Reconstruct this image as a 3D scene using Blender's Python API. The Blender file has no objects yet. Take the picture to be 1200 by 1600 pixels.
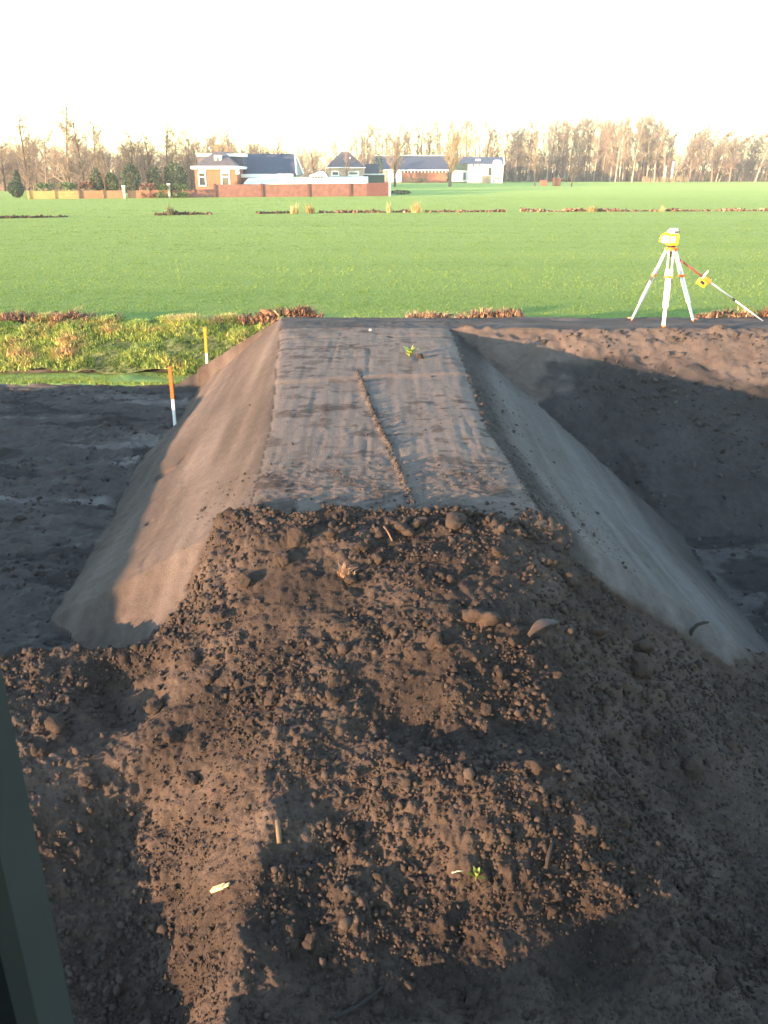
import bpy, math, random
import numpy as np
from mathutils import Vector, Matrix

# ------------------------------------------------------------------ camera, sky, sun, exposure
R = math.radians
sc = bpy.context.scene
col = sc.collection
EYE = 2.48
PITCH = R(22.3)
FPX = 1295.0                     # focal length in pixels of the 1200 x 1600 frame

cam_d = bpy.data.cameras.new('camera')
cam = bpy.data.objects.new('camera', cam_d)
col.objects.link(cam)
cam.location = (0, 0, EYE)
cam.rotation_euler = (R(90) - PITCH, 0, 0)
cam_d.sensor_fit = 'VERTICAL'
cam_d.sensor_height = 4.8
cam_d.lens = 4.8 * FPX / 1600
cam_d.clip_start = 0.02
cam_d.clip_end = 3000
cam_d.dof.use_dof = True
cam_d.dof.focus_distance = 7.0
cam_d.dof.aperture_fstop = 1.8
sc.camera = cam

HAZE = 0.00036
SUN_EL, SUN_AZ = R(4.9), R(233)   # azimuth clockwise from +Y: behind the camera, to its left
world = bpy.data.worlds.new('World')
sc.world = world
world.use_nodes = True
wn = world.node_tree
sky = wn.nodes.new('ShaderNodeTexSky')
sky.sky_type = 'NISHITA'
sky.sun_disc = False
sky.sun_elevation = SUN_EL
sky.sun_rotation = SUN_AZ
sky.air_density = 0.85
sky.dust_density = 0.0
sky.ozone_density = 1.0
bg = wn.nodes['Background']
bg.inputs['Strength'].default_value = 0.15
wn.links.new(sky.outputs[0], bg.inputs[0])

sun_d = bpy.data.lights.new('sun', 'SUN')
sun_d.energy = 2.5
sun_d.angle = R(0.5)
sun_d.color = (1.0, 0.64, 0.38)
sun = bpy.data.objects.new('sun', sun_d)
col.objects.link(sun)
to_sun = Vector((math.sin(SUN_AZ) * math.cos(SUN_EL), math.cos(SUN_AZ) * math.cos(SUN_EL), math.sin(SUN_EL)))
sun.rotation_euler = to_sun.to_track_quat('Z', 'Y').to_euler()
sun.location = (-10, -10, 12)

sc.render.engine = 'CYCLES'
sc.view_settings.view_transform = 'Standard'
sc.view_settings.look = 'None'
sc.view_settings.gamma = 1.0
sc.view_settings.use_curve_mapping = False
sc.view_settings.exposure = 3.36
sc.cycles.use_denoising = True
sc.cycles.max_bounces = 5
sc.cycles.diffuse_bounces = 3

# ------------------------------------------------------------------ helpers
rng = np.random.default_rng(7)
random.seed(7)

def ray(px, py):
    u, v = (px - 600) / FPX, (800 - py) / FPX
    return np.array([u, math.cos(PITCH) + v * math.sin(PITCH), -math.sin(PITCH) + v * math.cos(PITCH)])

def at_dist(px, py, D):
    d = ray(px, py); t = D / d[1]
    return Vector((d[0] * t, D, EYE + d[2] * t))

def at_level(px, py, z):
    d = ray(px, py); t = (z - EYE) / d[2]
    return Vector((d[0] * t, d[1] * t, z))

def tag(o, label=None, cat=None, group=None, kind=None):
    if label: o['label'] = label
    if cat: o['category'] = cat
    if group: o['group'] = group
    if kind: o['kind'] = kind
    return o

def empty(name, loc=(0, 0, 0), rz=0.0):
    o = bpy.data.objects.new(name, None)
    o.empty_display_size = 0.2
    col.objects.link(o)
    o.location = loc
    o.rotation_euler = (0, 0, rz)
    return o

def link_mesh(name, me, mat=None, parent=None):
    o = bpy.data.objects.new(name, me)
    col.objects.link(o)
    if mat is not None and len(me.materials) == 0:
        me.materials.append(mat)
    if parent is not None:
        o.parent = parent
    return o

def np_mesh(name, V, F, smooth=False, attrs=None):
    """V (n,3), F (m,k) with one k for all the faces."""
    V = np.asarray(V, dtype=np.float32); F = np.asarray(F, dtype=np.int32)
    me = bpy.data.meshes.new(name)
    k = F.shape[1]
    me.vertices.add(len(V)); me.vertices.foreach_set('co', V.ravel())
    me.loops.add(F.size); me.loops.foreach_set('vertex_index', F.ravel())
    me.polygons.add(len(F))
    me.polygons.foreach_set('loop_start', np.arange(0, F.size, k, dtype=np.int32))
    me.polygons.foreach_set('loop_total', np.full(len(F), k, dtype=np.int32))
    if attrs:
        for an, av in attrs.items():
            a = me.attributes.new(an, 'FLOAT', 'POINT')
            a.data.foreach_set('value', np.asarray(av, dtype=np.float32))
    me.update(calc_edges=True)
    if smooth:
        me.polygons.foreach_set('use_smooth', np.ones(len(F), dtype=bool))
    return me

class MB:
    """collects shapes; build() links them as one mesh object"""
    def __init__(s): s.v = []; s.f = []; s.sm = []
    def add(s, vs, fs, smooth=False):
        b = len(s.v)
        s.v += [tuple(v) for v in vs]
        s.f += [tuple(i + b for i in f) for f in fs]
        s.sm += [smooth] * len(fs)
        return s
    def box(s, lo, hi, M=None, bev=0.0):
        x0, y0, z0 = lo; x1, y1, z1 = hi
        if bev <= 0:
            vs = [(x0,y0,z0),(x1,y0,z0),(x1,y1,z0),(x0,y1,z0),(x0,y0,z1),(x1,y0,z1),(x1,y1,z1),(x0,y1,z1)]
            fs = [(0,3,2,1),(4,5,6,7),(0,1,5,4),(1,2,6,5),(2,3,7,6),(3,0,4,7)]
        else:
            b = bev
            vs = []
            for z, ins in ((z0, b), (z0 + b, 0), (z1 - b, 0), (z1, b)):
                q = b
                a0, a1, c0, c1 = x0 + ins, x1 - ins, y0 + ins, y1 - ins
                vs += [(a0+q,c0,z),(a1-q,c0,z),(a1,c0+q,z),(a1,c1-q,z),(a1-q,c1,z),(a0+q,c1,z),(a0,c1-q,z),(a0,c0+q,z)]
            fs = [tuple(range(7, -1, -1)), tuple(range(24, 32))]
            for r in range(3):
                for i in range(8):
                    fs.append((r*8+i, r*8+(i+1) % 8, r*8+8+(i+1) % 8, r*8+8+i))
        if M is not None:
            vs = [M @ Vector(v) for v in vs]
        return s.add(vs, fs)
    def tube(s, pts, rad, n=8, cap=True, smooth=True):
        pts = [Vector(p) for p in pts]
        if not hasattr(rad, '__len__'): rad = [rad] * len(pts)
        vs = []; prev = None
        for i, p in enumerate(pts):
            d = (pts[min(i+1, len(pts)-1)] - pts[max(i-1, 0)]).normalized()
            a = d.cross(Vector((0, 0, 1)) if abs(d.z) < 0.9 else Vector((1, 0, 0))).normalized() if prev is None else (prev - d * prev.dot(d)).normalized()
            prev = a
            b = d.cross(a)
            for k in range(n):
                t = 2 * math.pi * k / n
                vs.append(p + (a * math.cos(t) + b * math.sin(t)) * rad[i])
        fs = []
        for i in range(len(pts) - 1):
            for k in range(n):
                fs.append((i*n+k, i*n+(k+1) % n, (i+1)*n+(k+1) % n, (i+1)*n+k))
        s.add(vs, fs, smooth)
        if cap:
            m = len(s.v) - len(vs)
            s.f.append(tuple(m + k for k in reversed(range(n)))); s.sm.append(False)
            s.f.append(tuple(m + (len(pts)-1)*n + k for k in range(n))); s.sm.append(False)
        return s
    def bar(s, p0, p1, w, h, up=(0, 0, 1)):
        p0, p1 = Vector(p0), Vector(p1)
        d = (p1 - p0).normalized(); a = d.cross(Vector(up)).normalized(); b = a.cross(d)
        vs = [p + a * sx * w / 2 + b * sz * h / 2 for p in (p0, p1) for sx, sz in ((-1,-1),(1,-1),(1,1),(-1,1))]
        return s.add(vs, [(3,2,1,0),(4,5,6,7),(0,1,5,4),(1,2,6,5),(2,3,7,6),(3,0,4,7)])
    def prism(s, poly, y0, y1):
        """polygon in x,z (counter-clockwise seen from -y) extruded along y"""
        n = len(poly)
        vs = [(x, y0, z) for x, z in poly] + [(x, y1, z) for x, z in poly]
        fs = [tuple(range(n)), tuple(range(2*n-1, n-1, -1))]
        for i in range(n):
            j = (i + 1) % n
            fs.append((i, i + n, j + n, j))
        return s.add(vs, fs)
    def build(s, name, mat, parent=None):
        me = bpy.data.meshes.new(name)
        me.from_pydata(s.v, [], s.f)
        me.polygons.foreach_set('use_smooth', s.sm)
        me.update()
        return link_mesh(name, me, mat, parent)

def rand_rot(n, r):
    q = r.normal(size=(n, 4)); q /= np.linalg.norm(q, axis=1)[:, None]
    w, x, y, z = q.T
    return np.stack([np.stack([1-2*(y*y+z*z), 2*(x*y-z*w), 2*(x*z+y*w)], 1),
                     np.stack([2*(x*y+z*w), 1-2*(x*x+z*z), 2*(y*z-x*w)], 1),
                     np.stack([2*(x*z-y*w), 2*(y*z+x*w), 1-2*(x*x+y*y)], 1)], 1)

def z_rot(ang):
    c, s_ = np.cos(ang), np.sin(ang); o = np.zeros_like(c)
    return np.stack([np.stack([c, -s_, o], 1), np.stack([s_, c, o], 1), np.stack([o, o, o + 1], 1)], 1)

def scatter(protos, pos, rot, scl, r, attr=None):
    """joins copies of the prototype shapes: returns V, F (triangles) and a per-vertex random"""
    pick = r.integers(0, len(protos), len(pos))
    VV, FF, TT, base = [], [], [], 0
    for k, (pv, pf) in enumerate(protos):
        m = np.where(pick == k)[0]
        if not len(m): continue
        v = np.einsum('nij,nvj->nvi', rot[m], pv[None] * scl[m][:, None, :]) + pos[m][:, None, :]
        f = pf[None] + (np.arange(len(m)) * len(pv))[:, None, None] + base
        t = (attr[m] if attr is not None else r.random(len(m)))
        VV.append(v.reshape(-1, 3)); FF.append(f.reshape(-1, pf.shape[1])); TT.append(np.repeat(t, len(pv)))
        base += len(m) * len(pv)
    return np.concatenate(VV), np.concatenate(FF), np.concatenate(TT)

def ico(sub):
    import bmesh
    bm = bmesh.new(); bmesh.ops.create_icosphere(bm, subdivisions=sub, radius=1.0)
    v = np.array([p.co[:] for p in bm.verts]); f = np.array([[q.index for q in t.verts] for t in bm.faces])
    bm.free()
    return v, f

# --- value noise on arrays
def _hash(ix, iy, seed):
    h = (ix.astype(np.int64) * 374761393 + iy.astype(np.int64) * 668265263 + seed * 974634777) & 0xFFFFFFFF
    h = ((h ^ (h >> 13)) * 1274126177) & 0xFFFFFFFF
    h = ((h ^ (h >> 16)) * 2246822519) & 0xFFFFFFFF
    return ((h ^ (h >> 15)) & 0xFFFFFF) / float(0xFFFFFF)

def vnoise(x, y, seed=0):
    ix, iy = np.floor(x), np.floor(y)
    fx, fy = x - ix, y - iy
    ux, uy = fx*fx*(3-2*fx), fy*fy*(3-2*fy)
    a, b = _hash(ix, iy, seed), _hash(ix+1, iy, seed)
    c, d = _hash(ix, iy+1, seed), _hash(ix+1, iy+1, seed)
    return (a*(1-ux)+b*ux)*(1-uy) + (c*(1-ux)+d*ux)*uy - 0.5

def fbm(x, y, seed=0, octv=4, gain=0.5):
    t = 0; a = 1.0; f = 1.0
    for o in range(octv):
        t = t + a * vnoise(x*f + 17.3*o, y*f - 9.1*o, seed + o); a *= gain; f *= 2.03
    return t

def bumps(x, y, cell, seed, keep=0.8, rmin=0.35, rmax=0.75):
    """rounded lumps, one per cell at random: the height of loose clods"""
    wx = x + cell * 0.35 * fbm(x/cell*1.7, y/cell*1.7, seed+50, 2)
    wy = y + cell * 0.35 * fbm(x/cell*1.7+40, y/cell*1.7, seed+60, 2)
    gx, gy = wx / cell, wy / cell
    ix, iy = np.floor(gx), np.floor(gy)
    best = np.zeros_like(gx)
    for dx in (-1, 0, 1):
        for dy in (-1, 0, 1):
            cx, cy = ix + dx, iy + dy
            px = cx + _hash(cx, cy, seed); py = cy + _hash(cx, cy, seed+1)
            rr = rmin + (rmax - rmin) * _hash(cx, cy, seed+2) ** 1.5
            on = _hash(cx, cy, seed+3) < keep
            h = np.sqrt(np.maximum(0, rr*rr - (gx-px)**2 - (gy-py)**2)) * on
            best = np.maximum(best, h)
    return best * cell

def sstep(a, b, x):
    t = np.clip((x - a) / (b - a), 0, 1)
    return t * t * (3 - 2 * t)

# ------------------------------------------------------------------ materials
def new_mat(name):
    m = bpy.data.materials.new(name); m.use_nodes = True
    nt = m.node_tree
    return m, nt, nt.nodes['Principled BSDF']

def nd(nt, kind, **kw):
    n = nt.nodes.new(kind)
    for k, v in kw.items():
        if k.startswith('i_'):
            key = k[2:].replace('_', ' ')
            n.inputs[key].default_value = v
        else:
            setattr(n, k, v)
    return n

def noise(nt, scale, detail=4, rough=0.55, vec=None, dist=0.0):
    n = nd(nt, 'ShaderNodeTexNoise', i_Scale=scale, i_Detail=detail, i_Roughness=rough, i_Distortion=dist)
    if vec is not None: nt.links.new(vec, n.inputs['Vector'])
    return n.outputs['Fac']

def math_n(nt, op, a, b=None, clamp=False):
    n = nd(nt, 'ShaderNodeMath', operation=op, use_clamp=clamp)
    for i, q in enumerate((a, b)):
        if q is None: continue
        if isinstance(q, (int, float)): n.inputs[i].default_value = q
        else: nt.links.new(q, n.inputs[i])
    return n.outputs[0]

def ramp(nt, fac, stops):
    n = nd(nt, 'ShaderNodeValToRGB')
    e = n.color_ramp.elements
    while len(e) > 1: e.remove(e[-1])
    e[0].position = stops[0][0]; e[0].color = (*stops[0][1], 1)
    for p, c in stops[1:]:
        q = e.new(p); q.color = (*c, 1)
    nt.links.new(fac, n.inputs[0])
    return n.outputs[0]

def bump_n(nt, height, strength, dist, bsdf):
    b = nd(nt, 'ShaderNodeBump', i_Strength=strength, i_Distance=dist)
    nt.links.new(height, b.inputs['Height']); nt.links.new(b.outputs[0], bsdf.inputs['Normal'])

def coords(nt, which='Object', scale=None):
    c = nd(nt, 'ShaderNodeTexCoord').outputs[which]
    if scale is None: return c
    m = nd(nt, 'ShaderNodeMapping'); m.inputs['Scale'].default_value = scale
    nt.links.new(c, m.inputs['Vector'])
    return m.outputs[0]

def plain(name, c, rough=0.7, metal=0.0, var=0.12, scale=8.0, bump=0.0, spec=0.4, coordset='Object'):
    m, nt, b = new_mat(name)
    n = noise(nt, scale, 5, 0.6, coords(nt, coordset))
    lo = tuple(max(0, k * (1 - var)) for k in c); hi = tuple(min(1, k * (1 + var)) for k in c)
    nt.links.new(ramp(nt, n, [(0.3, lo), (0.7, hi)]), b.inputs['Base Color'])
    b.inputs['Roughness'].default_value = rough; b.inputs['Metallic'].default_value = metal
    b.inputs['Specular IOR Level'].default_value = spec
    if bump: bump_n(nt, n, bump, 0.02, b)
    return m

def attr_ramp(name, attr, stops, rough=0.8, nscale=None, namp=0.3, trans=0.0, spec=0.2):
    m, nt, b = new_mat(name)
    f = nd(nt, 'ShaderNodeAttribute', attribute_name=attr).outputs['Fac']
    if nscale:
        n = noise(nt, nscale, 4, 0.6, coords(nt))
        f = math_n(nt, 'ADD', f, math_n(nt, 'MULTIPLY', math_n(nt, 'SUBTRACT', n, 0.5), namp), True)
    c = ramp(nt, f, stops)
    nt.links.new(c, b.inputs['Base Color'])
    b.inputs['Roughness'].default_value = rough
    b.inputs['Specular IOR Level'].default_value = spec
    if trans:
        out = nt.nodes['Material Output']
        t = nd(nt, 'ShaderNodeBsdfTranslucent'); nt.links.new(c, t.inputs[0])
        mx = nd(nt, 'ShaderNodeMixShader'); mx.inputs[0].default_value = trans
        nt.links.new(b.outputs[0], mx.inputs[1]); nt.links.new(t.outputs[0], mx.inputs[2])
        nt.links.new(mx.outputs[0], out.inputs[0])
    return m

def soil_material():
    m, nt, b = new_mat('soil')
    co = coords(nt)
    dry = nd(nt, 'ShaderNodeAttribute', attribute_name='dry').outputs['Fac']
    grey = nd(nt, 'ShaderNodeAttribute', attribute_name='grey').outputs['Fac']
    n1 = noise(nt, 0.9, 6, 0.6, co); n2 = noise(nt, 11, 6, 0.65, co); n3 = noise(nt, 90, 4, 0.7, co)
    f = dry
    for n, a in ((n1, 0.28), (n2, 0.34), (n3, 0.30)):
        f = math_n(nt, 'ADD', f, math_n(nt, 'MULTIPLY', math_n(nt, 'SUBTRACT', n, 0.5), a))
    f = math_n(nt, 'MAXIMUM', f, 0.0, True)
    brown = ramp(nt, f, [(0.0, (0.0158, 0.0112, 0.0087)), (0.35, (0.041, 0.0280, 0.0208)), (0.65, (0.087, 0.0585, 0.0430)), (1.0, (0.166, 0.121, 0.094))])
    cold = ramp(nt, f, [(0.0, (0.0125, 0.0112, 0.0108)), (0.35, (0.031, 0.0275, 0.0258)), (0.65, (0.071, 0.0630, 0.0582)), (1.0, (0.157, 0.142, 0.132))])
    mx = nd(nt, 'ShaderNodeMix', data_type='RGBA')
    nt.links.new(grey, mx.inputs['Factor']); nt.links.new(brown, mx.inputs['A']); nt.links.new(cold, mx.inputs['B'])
    nt.links.new(mx.outputs['Result'], b.inputs['Base Color'])
    b.inputs['Roughness'].default_value = 0.92
    b.inputs['Specular IOR Level'].default_value = 0.15
    h = math_n(nt, 'ADD', noise(nt, 70, 8, 0.7, co), math_n(nt, 'MULTIPLY', noise(nt, 260, 3, 0.6, co), 0.4))
    bump_n(nt, h, 0.9, 0.018, b)
    return m
SOIL = soil_material()

# ------------------------------------------------------------------ earthworks: shape of the ground
FIELD = -0.5
WALL_Y = 14.3
def crest_left(y):  return np.interp(y, [5.0, 6.75, 9.43, 14.57, 20], [-1.2, -1.24, -1.335, -1.81, -2.2]) + 0.02 * fbm(y*2.6, y*0 + 0.7, 61, 3)
def crest_right(y): return np.interp(y, [5.0, 6.8, 7.73, 9.27, 13.07, 20], [1.5, 1.5, 1.40, 1.22, 1.16, 1.1]) + 0.022 * fbm(y*2.4, y*0 + 5.7, 62, 3)
def top_z(y):
    return np.interp(y, [2.0, 6.3, 6.9, 12.2, 13.1, 14.5, 30], [-3.0, -0.75, -0.41, -0.10, -0.05, 0.0, 0.0])

def low_ground(x, y):
    return np.interp(y, [-20, 5, 8, 16.2, 16.5, 17.9, 19, 60], [-1.55, -1.5, -1.45, -1.32, -1.30, -0.55, FIELD-0.05, FIELD-0.05])

def base_height(x, y, parts=False):
    cl, cr, tz = crest_left(y), crest_right(y), top_z(y)
    # far end of platform falls to the field behind it
    back = np.interp(y, [15.5, 16.6, 17.6], [0.0, -0.45, FIELD - 0.06])
    wob = 0.05 * fbm(x*1.3, y*1.3, 5, 3)
    tzl = np.maximum(tz, np.interp(y, [3.0, 4.6, 5.4, 6.1, 6.9], [-3.0, -1.85, -1.16, -0.77, -0.45]))    # the face runs on under the loose heap
    leftf = tzl - (cl - x) * np.interp(y, [7.0, 11.3, 13.9], [0.55, 0.61, 0.80])
    low = low_ground(x, y)
    # the pit
    rightf = tz - (x - cr) * 0.68
    edge = WALL_Y + 0.10 * fbm(x*0.9, x*0+3.3, 9, 3)
    step = 0.05 * sstep(2.90, 2.96, x - (WALL_Y - y) * 0.28)
    farf = 0.0 - (edge - y) * 0.60 + step * (y < edge)
    floor = -2.22 + 0.05 * fbm(x*1.1, y*1.1, 12, 4) + 0.0 * x
    rightbank = -2.22 + np.maximum(0, x - 11.0) * 0.6
    pit = np.maximum(np.maximum(rightf, np.minimum(farf, 0.0)), np.maximum(floor, np.minimum(rightbank, 0.0)))
    pit = np.where(y > edge, 0.0, pit)
    z = np.where(x < cl, np.maximum(leftf, low), np.where(x > cr, pit, tz))
    z = z - (0.03 * np.exp(-np.abs(x - cl) / 0.07) + 0.04 * np.exp(-np.abs(x - cr) / 0.09)) * (y < edge)
    z = np.where((x >= cl) & (y > edge), 0.0, z)
    z = np.where(y > 15.5, np.where(x < cl, np.maximum(low, back - (cl - x) * 0.58), back), z)
    z = z - 2.0 * np.where(x > 0.3, sstep(6.65, 6.25, y + 0.12 * fbm(x*2, y*0, 63, 3)), sstep(5.3, 4.2, y)) * (np.abs(x) < 9)
    if parts:
        return z, dict(cl=cl, cr=cr, tz=tz, leftf=leftf, low=low, rightf=rightf, farf=farf, floor=floor, edge=edge, back=back)
    return z

# control points of the loose mound: what the frame shows at (px, py) lies at height z
MOUND_PTS = [
 (385,828,-.41),(500,812,-.35),(620,806,-.33),(720,806,-.34),(800,806,-.37),(850,806,-.43),
 (340,910,-.70),(450,900,-.58),(600,900,-.56),(750,900,-.57),(830,900,-.62),(890,900,-.72),(960,900,-.98),(1000,930,-1.16),
 (270,1000,-.97),(400,1000,-.86),(600,1000,-.80),(780,1000,-.80),(860,1000,-.90),(930,1000,-1.08),(1000,1000,-1.27),(1100,1010,-1.6),
 (215,1075,-1.24),(330,1100,-1.10),(500,1100,-1.00),(700,1105,-1.02),(830,1110,-1.10),(930,1130,-1.34),(1050,1130,-1.68),(1170,1070,-1.9),
 (0,1066,-1.13),(60,1064,-1.13),(110,1062,-1.13),(150,1088,-1.24),(180,1108,-1.36),
 (60,1200,-1.32),(150,1180,-1.33),(90,1300,-1.55),(230,1180,-1.34),
 (220,1260,-1.60),(200,1350,-1.78),(190,1480,-1.98),(150,1590,-2.06),(280,1590,-2.02),(260,1450,-1.90),
 (440,1180,-1.12),(425,1250,-1.23),(400,1350,-1.39),(372,1480,-1.57),(345,1600,-1.70),
 (350,1250,-1.36),(325,1350,-1.57),(300,1450,-1.76),
 (480,1250,-1.27),(480,1350,-1.46),(460,1480,-1.65),(440,1600,-1.79),
 (620,1140,-1.15),(700,1145,-1.18),(800,1150,-1.21),(620,1190,-1.11),(700,1178,-1.08),(800,1172,-1.12),(890,1198,-1.22),
 (650,1330,-1.44),(760,1340,-1.46),(850,1340,-1.52),(930,1250,-1.43),
 (560,1250,-1.28),(560,1400,-1.55),(700,1450,-1.76),(700,1590,-1.94),(560,1590,-1.88),(900,1450,-1.88),(900,1590,-1.98),(1000,1450,-1.90),(1050,1590,-2.08),
 (965,1180,-1.50),(1000,1250,-1.66),(1060,1350,-1.90),(1110,1430,-2.05),(1170,1560,-2.22),
 (1100,1150,-1.80),(1200,1180,-2.10),(1200,1300,-2.15),(1140,1300,-2.06),(1200,1450,-2.22),(1090,1240,-1.90)]
MOUND_XYZ = [tuple(at_level(*p)) for p in MOUND_PTS] + [
 (-4.2, 5.6, -1.35), (-4.6, 4.2, -1.35), (-4.0, 2.6, -1.5), (-2.6, 1.6, -1.9), (-1.1, 2.0, -1.56), (-0.2, 1.5, -1.62), (0.7, 1.6, -1.78), (2, 1.4, -2.0), (3.6, 2.2, -2.25),  # out of frame; those just before the machine are raised to shade the foot
 (4.6, 3.4, -2.3), (5.2, 4.6, -2.3), (5.5, 5.6, -2.35), (0, -2, -1.9), (-4, -2, -1.8), (4, -2, -2.1), (-6.5, 3, -1.55), (-6.5, 6, -1.6)]
MP = np.array(MOUND_XYZ)
def _tps(r2): return 0.5 * r2 * np.log(r2 + 1e-9)
_d2 = ((MP[:, None, :2] - MP[None, :, :2]) ** 2).sum(-1)
_A = np.zeros((len(MP)+3, len(MP)+3))
_A[:len(MP), :len(MP)] = _tps(_d2) - 0.004 * np.eye(len(MP)) * -1
_A[:len(MP), len(MP)] = 1; _A[:len(MP), len(MP)+1:] = MP[:, :2]
_A[len(MP), :len(MP)] = 1; _A[len(MP)+1:, :len(MP)] = MP[:, :2].T
_w = np.linalg.solve(_A, np.concatenate([MP[:, 2], [0, 0, 0]]))
def mound_height(x, y):
    sh = x.shape; xf, yf = x.ravel(), y.ravel()
    z = _w[len(MP)] + _w[len(MP)+1] * xf + _w[len(MP)+2] * yf
    for i in range(len(MP)):
        z = z + _w[i] * _tps((xf - MP[i, 0])**2 + (yf - MP[i, 1])**2)
    z = np.minimum(z, -0.30)
    # beyond the crest and the outer rims the loose soil ends
    z = z - np.maximum(0, yf - 6.92 + 0.22 * fbm(xf*2.2, yf*0+1.7, 31, 4)) * 4.0
    z = z - np.maximum(0, np.abs(xf) - 5.5) * 0.25
    z = z - np.maximum(0, -xf - 1.5) * np.maximum(0, yf - 5.75) * 1.6      # left rim drops steeply to the low ground
    return z.reshape(sh)

def ground(x, y, detail=True, both=False):
    """height and the attributes of the soil"""
    x = np.asarray(x, dtype=np.float64); y = np.asarray(y, dtype=np.float64)
    zb, P = base_height(x, y, True)
    near = y < 7.6
    zm = np.full_like(zb, -9.0)
    if near.any(): zm[near] = mound_height(x[near], y[near])
    on = sstep(-0.05, 0.05, zm - zb + 0.05 * fbm(x*6, y*6, 77, 3))          # 1 on the loose mound
    z = np.maximum(zb, zm)
    # soft maximum, so that crumbs run out over the slopes
    k = 0.05; h = np.clip(0.5 + 0.5 * (zm - zb) / k, 0, 1); z = zb * (1 - h) + zm * h + k * h * (1 - h)
    cl, cr, tz = P['cl'], P['cr'], P['tz']
    top = sstep(-0.03, 0.06, x - cl) * sstep(-0.05, 0.08, cr - x) * (y < P['edge'] + 0.6)
    leftface = (x < cl) & (P['leftf'] > P['low'])
    rightface = (x > cr) & (P['rightf'] >= P['farf']) & (P['rightf'] > P['floor']) & (y < P['edge'])
    farface = (x > cr) & (P['farf'] > P['rightf']) & (P['farf'] > P['floor']) & (y < P['edge'])
    floor = (x > cr) & (P['floor'] >= np.maximum(P['rightf'], P['farf'])) & (y < P['edge'])
    low = (x < cl) & ~leftface
    if not detail: return z, on
    off = 1 - on
    d = np.zeros_like(z)
    # loose crumbs on the mound
    big = 0.10 * fbm(x*1.6, y*1.6, 3, 3)
    var = np.clip(0.85 + 0.9 * fbm(x*1.2, y*1.2, 21, 3), 0.45, 1.35)          # some patches lumpy, some fine
    fine = sstep(0.55, 0.9, (x - 0.5) * 0.6 + (4.3 - y) * 0.6)               # scraped flat at the foot, to the right
    var = var * (1 - 0.55 * fine)
    yc = y * 1.22                                                            # lumps measured along the slope
    lum = bumps(x, yc, 0.24, 101, 0.30) * 0.16 + bumps(x, yc, 0.11, 111, 0.40, 0.25, 0.75) * 0.42 * var \
        + bumps(x, yc, 0.055, 121, 0.60, 0.3, 0.85) * 0.55 * (0.3 + 0.7 * var) + bumps(x, yc, 0.027, 131, 0.9, 0.4, 0.9) * 0.62
    d += on * (0.35 * big + lum * 0.85 - 0.042 + 0.045 * fbm(x*6, yc*6, 142, 4) + 0.012 * fbm(x*45, y*45, 141, 3))
    # scraped straight ridges at the foot of the mound
    a0, a1 = np.array(at_level(440, 1180, -1.12))[:2], np.array(at_level(345, 1600, -1.70))[:2]
    def along(a, b):
        u = (b - a) / np.linalg.norm(b - a)
        return (x - a[0]) * u[0] + (y - a[1]) * u[1], (x - a[0]) * -u[1] + (y - a[1]) * u[0]
    s, t = along(a0, a1)
    d += on * 0.028 * np.exp(-(t / 0.06) ** 2) * sstep(0.2, 0.5, s)
    b0, b1 = np.array(at_level(930, 1130, -1.34))[:2], np.array(at_level(1170, 1560, -2.22))[:2]
    s, t = along(b0, b1)
    d += on * -0.10 * sstep(-0.02, 0.06, t) * np.exp(-np.maximum(0, t) / 0.5) * sstep(-0.1, 0.3, s)
    # top of the embankment: tooth marks along it, torn scales near its loose end
    torn = sstep(9.2, 7.0, y) * (0.75 + 0.9 * fbm(x*1.5, y*1.5, 41, 3)).clip(0, 1.3)
    sc_ = bumps(x*1.0, y*1.7, 0.06, 201, 0.7) * 0.40 * torn + bumps(x, y*1.4, 0.10, 211, 0.3) * 0.12 * torn
    teeth = 0.003 * vnoise((x + 0.02*y)*13, y*0.30, 220) + 0.004 * vnoise((x + 0.02*y)*31, y*0.6, 223) + 0.008 * np.minimum(0, fbm((x + 0.03*y)*5, y*0.5, 221, 2) + 0.12)
    scuff = -0.006 * sstep(0.22, 0.42, fbm(x*2.1, y*2.9, 230, 4))
    d += off * top * (sc_ + teeth + scuff + 0.006 * fbm(x*17, y*1.6, 231, 4) + 0.003 * fbm(x*20, y*16, 236, 3) + 0.16 * bumps(x, y*0.6, 0.05, 234, 0.06) + 0.006 * fbm(x*0.8, y*0.8, 232, 2))
    gr_ = np.random.default_rng(88)
    for k in range(26):
        gx, g0, gl, gw, gd = gr_.uniform(-1.45, 1.3), gr_.uniform(6.9, 13.5), gr_.uniform(0.6, 3.2), gr_.uniform(0.014, 0.026), gr_.uniform(0.004, 0.014)
        sl = -0.055 * (gx + 0.2)
        d -= off * top * gd * np.exp(-((x - gx - sl * (y - 9.5)) / gw) ** 2) * sstep(g0, g0 + 0.2, y) * sstep(g0 + gl, g0 + gl - 0.3, y) * (0.5 + 0.9 * vnoise(y*6, x*0, 300 + k)).clip(0, 1)
    # cross seam and the small windrow left by the bucket edge
    seam_y = 11.35 + 0.16 * x + 0.06 * fbm(x*2, y*0, 240, 2)
    d += off * top * (0.016 * np.exp(-((y - seam_y) / 0.07) ** 2) + 0.02 * sstep(-0.1, 0.1, y - seam_y))
    seam2 = 13.65 + 0.03 * x
    d += off * top * (-0.020 * np.exp(-((y - seam2) / 0.06) ** 2) * (vnoise(x*3, y*0, 241) > -0.25))
    c0, c1 = np.array(at_level(557, 580, -0.13))[:2], np.array(at_level(652, 806, -0.40))[:2]
    s, t = along(c0, c1); t = t + 0.03 * fbm(s*1.6, s*0, 250, 2)
    L = np.linalg.norm(c1 - c0)
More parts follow.
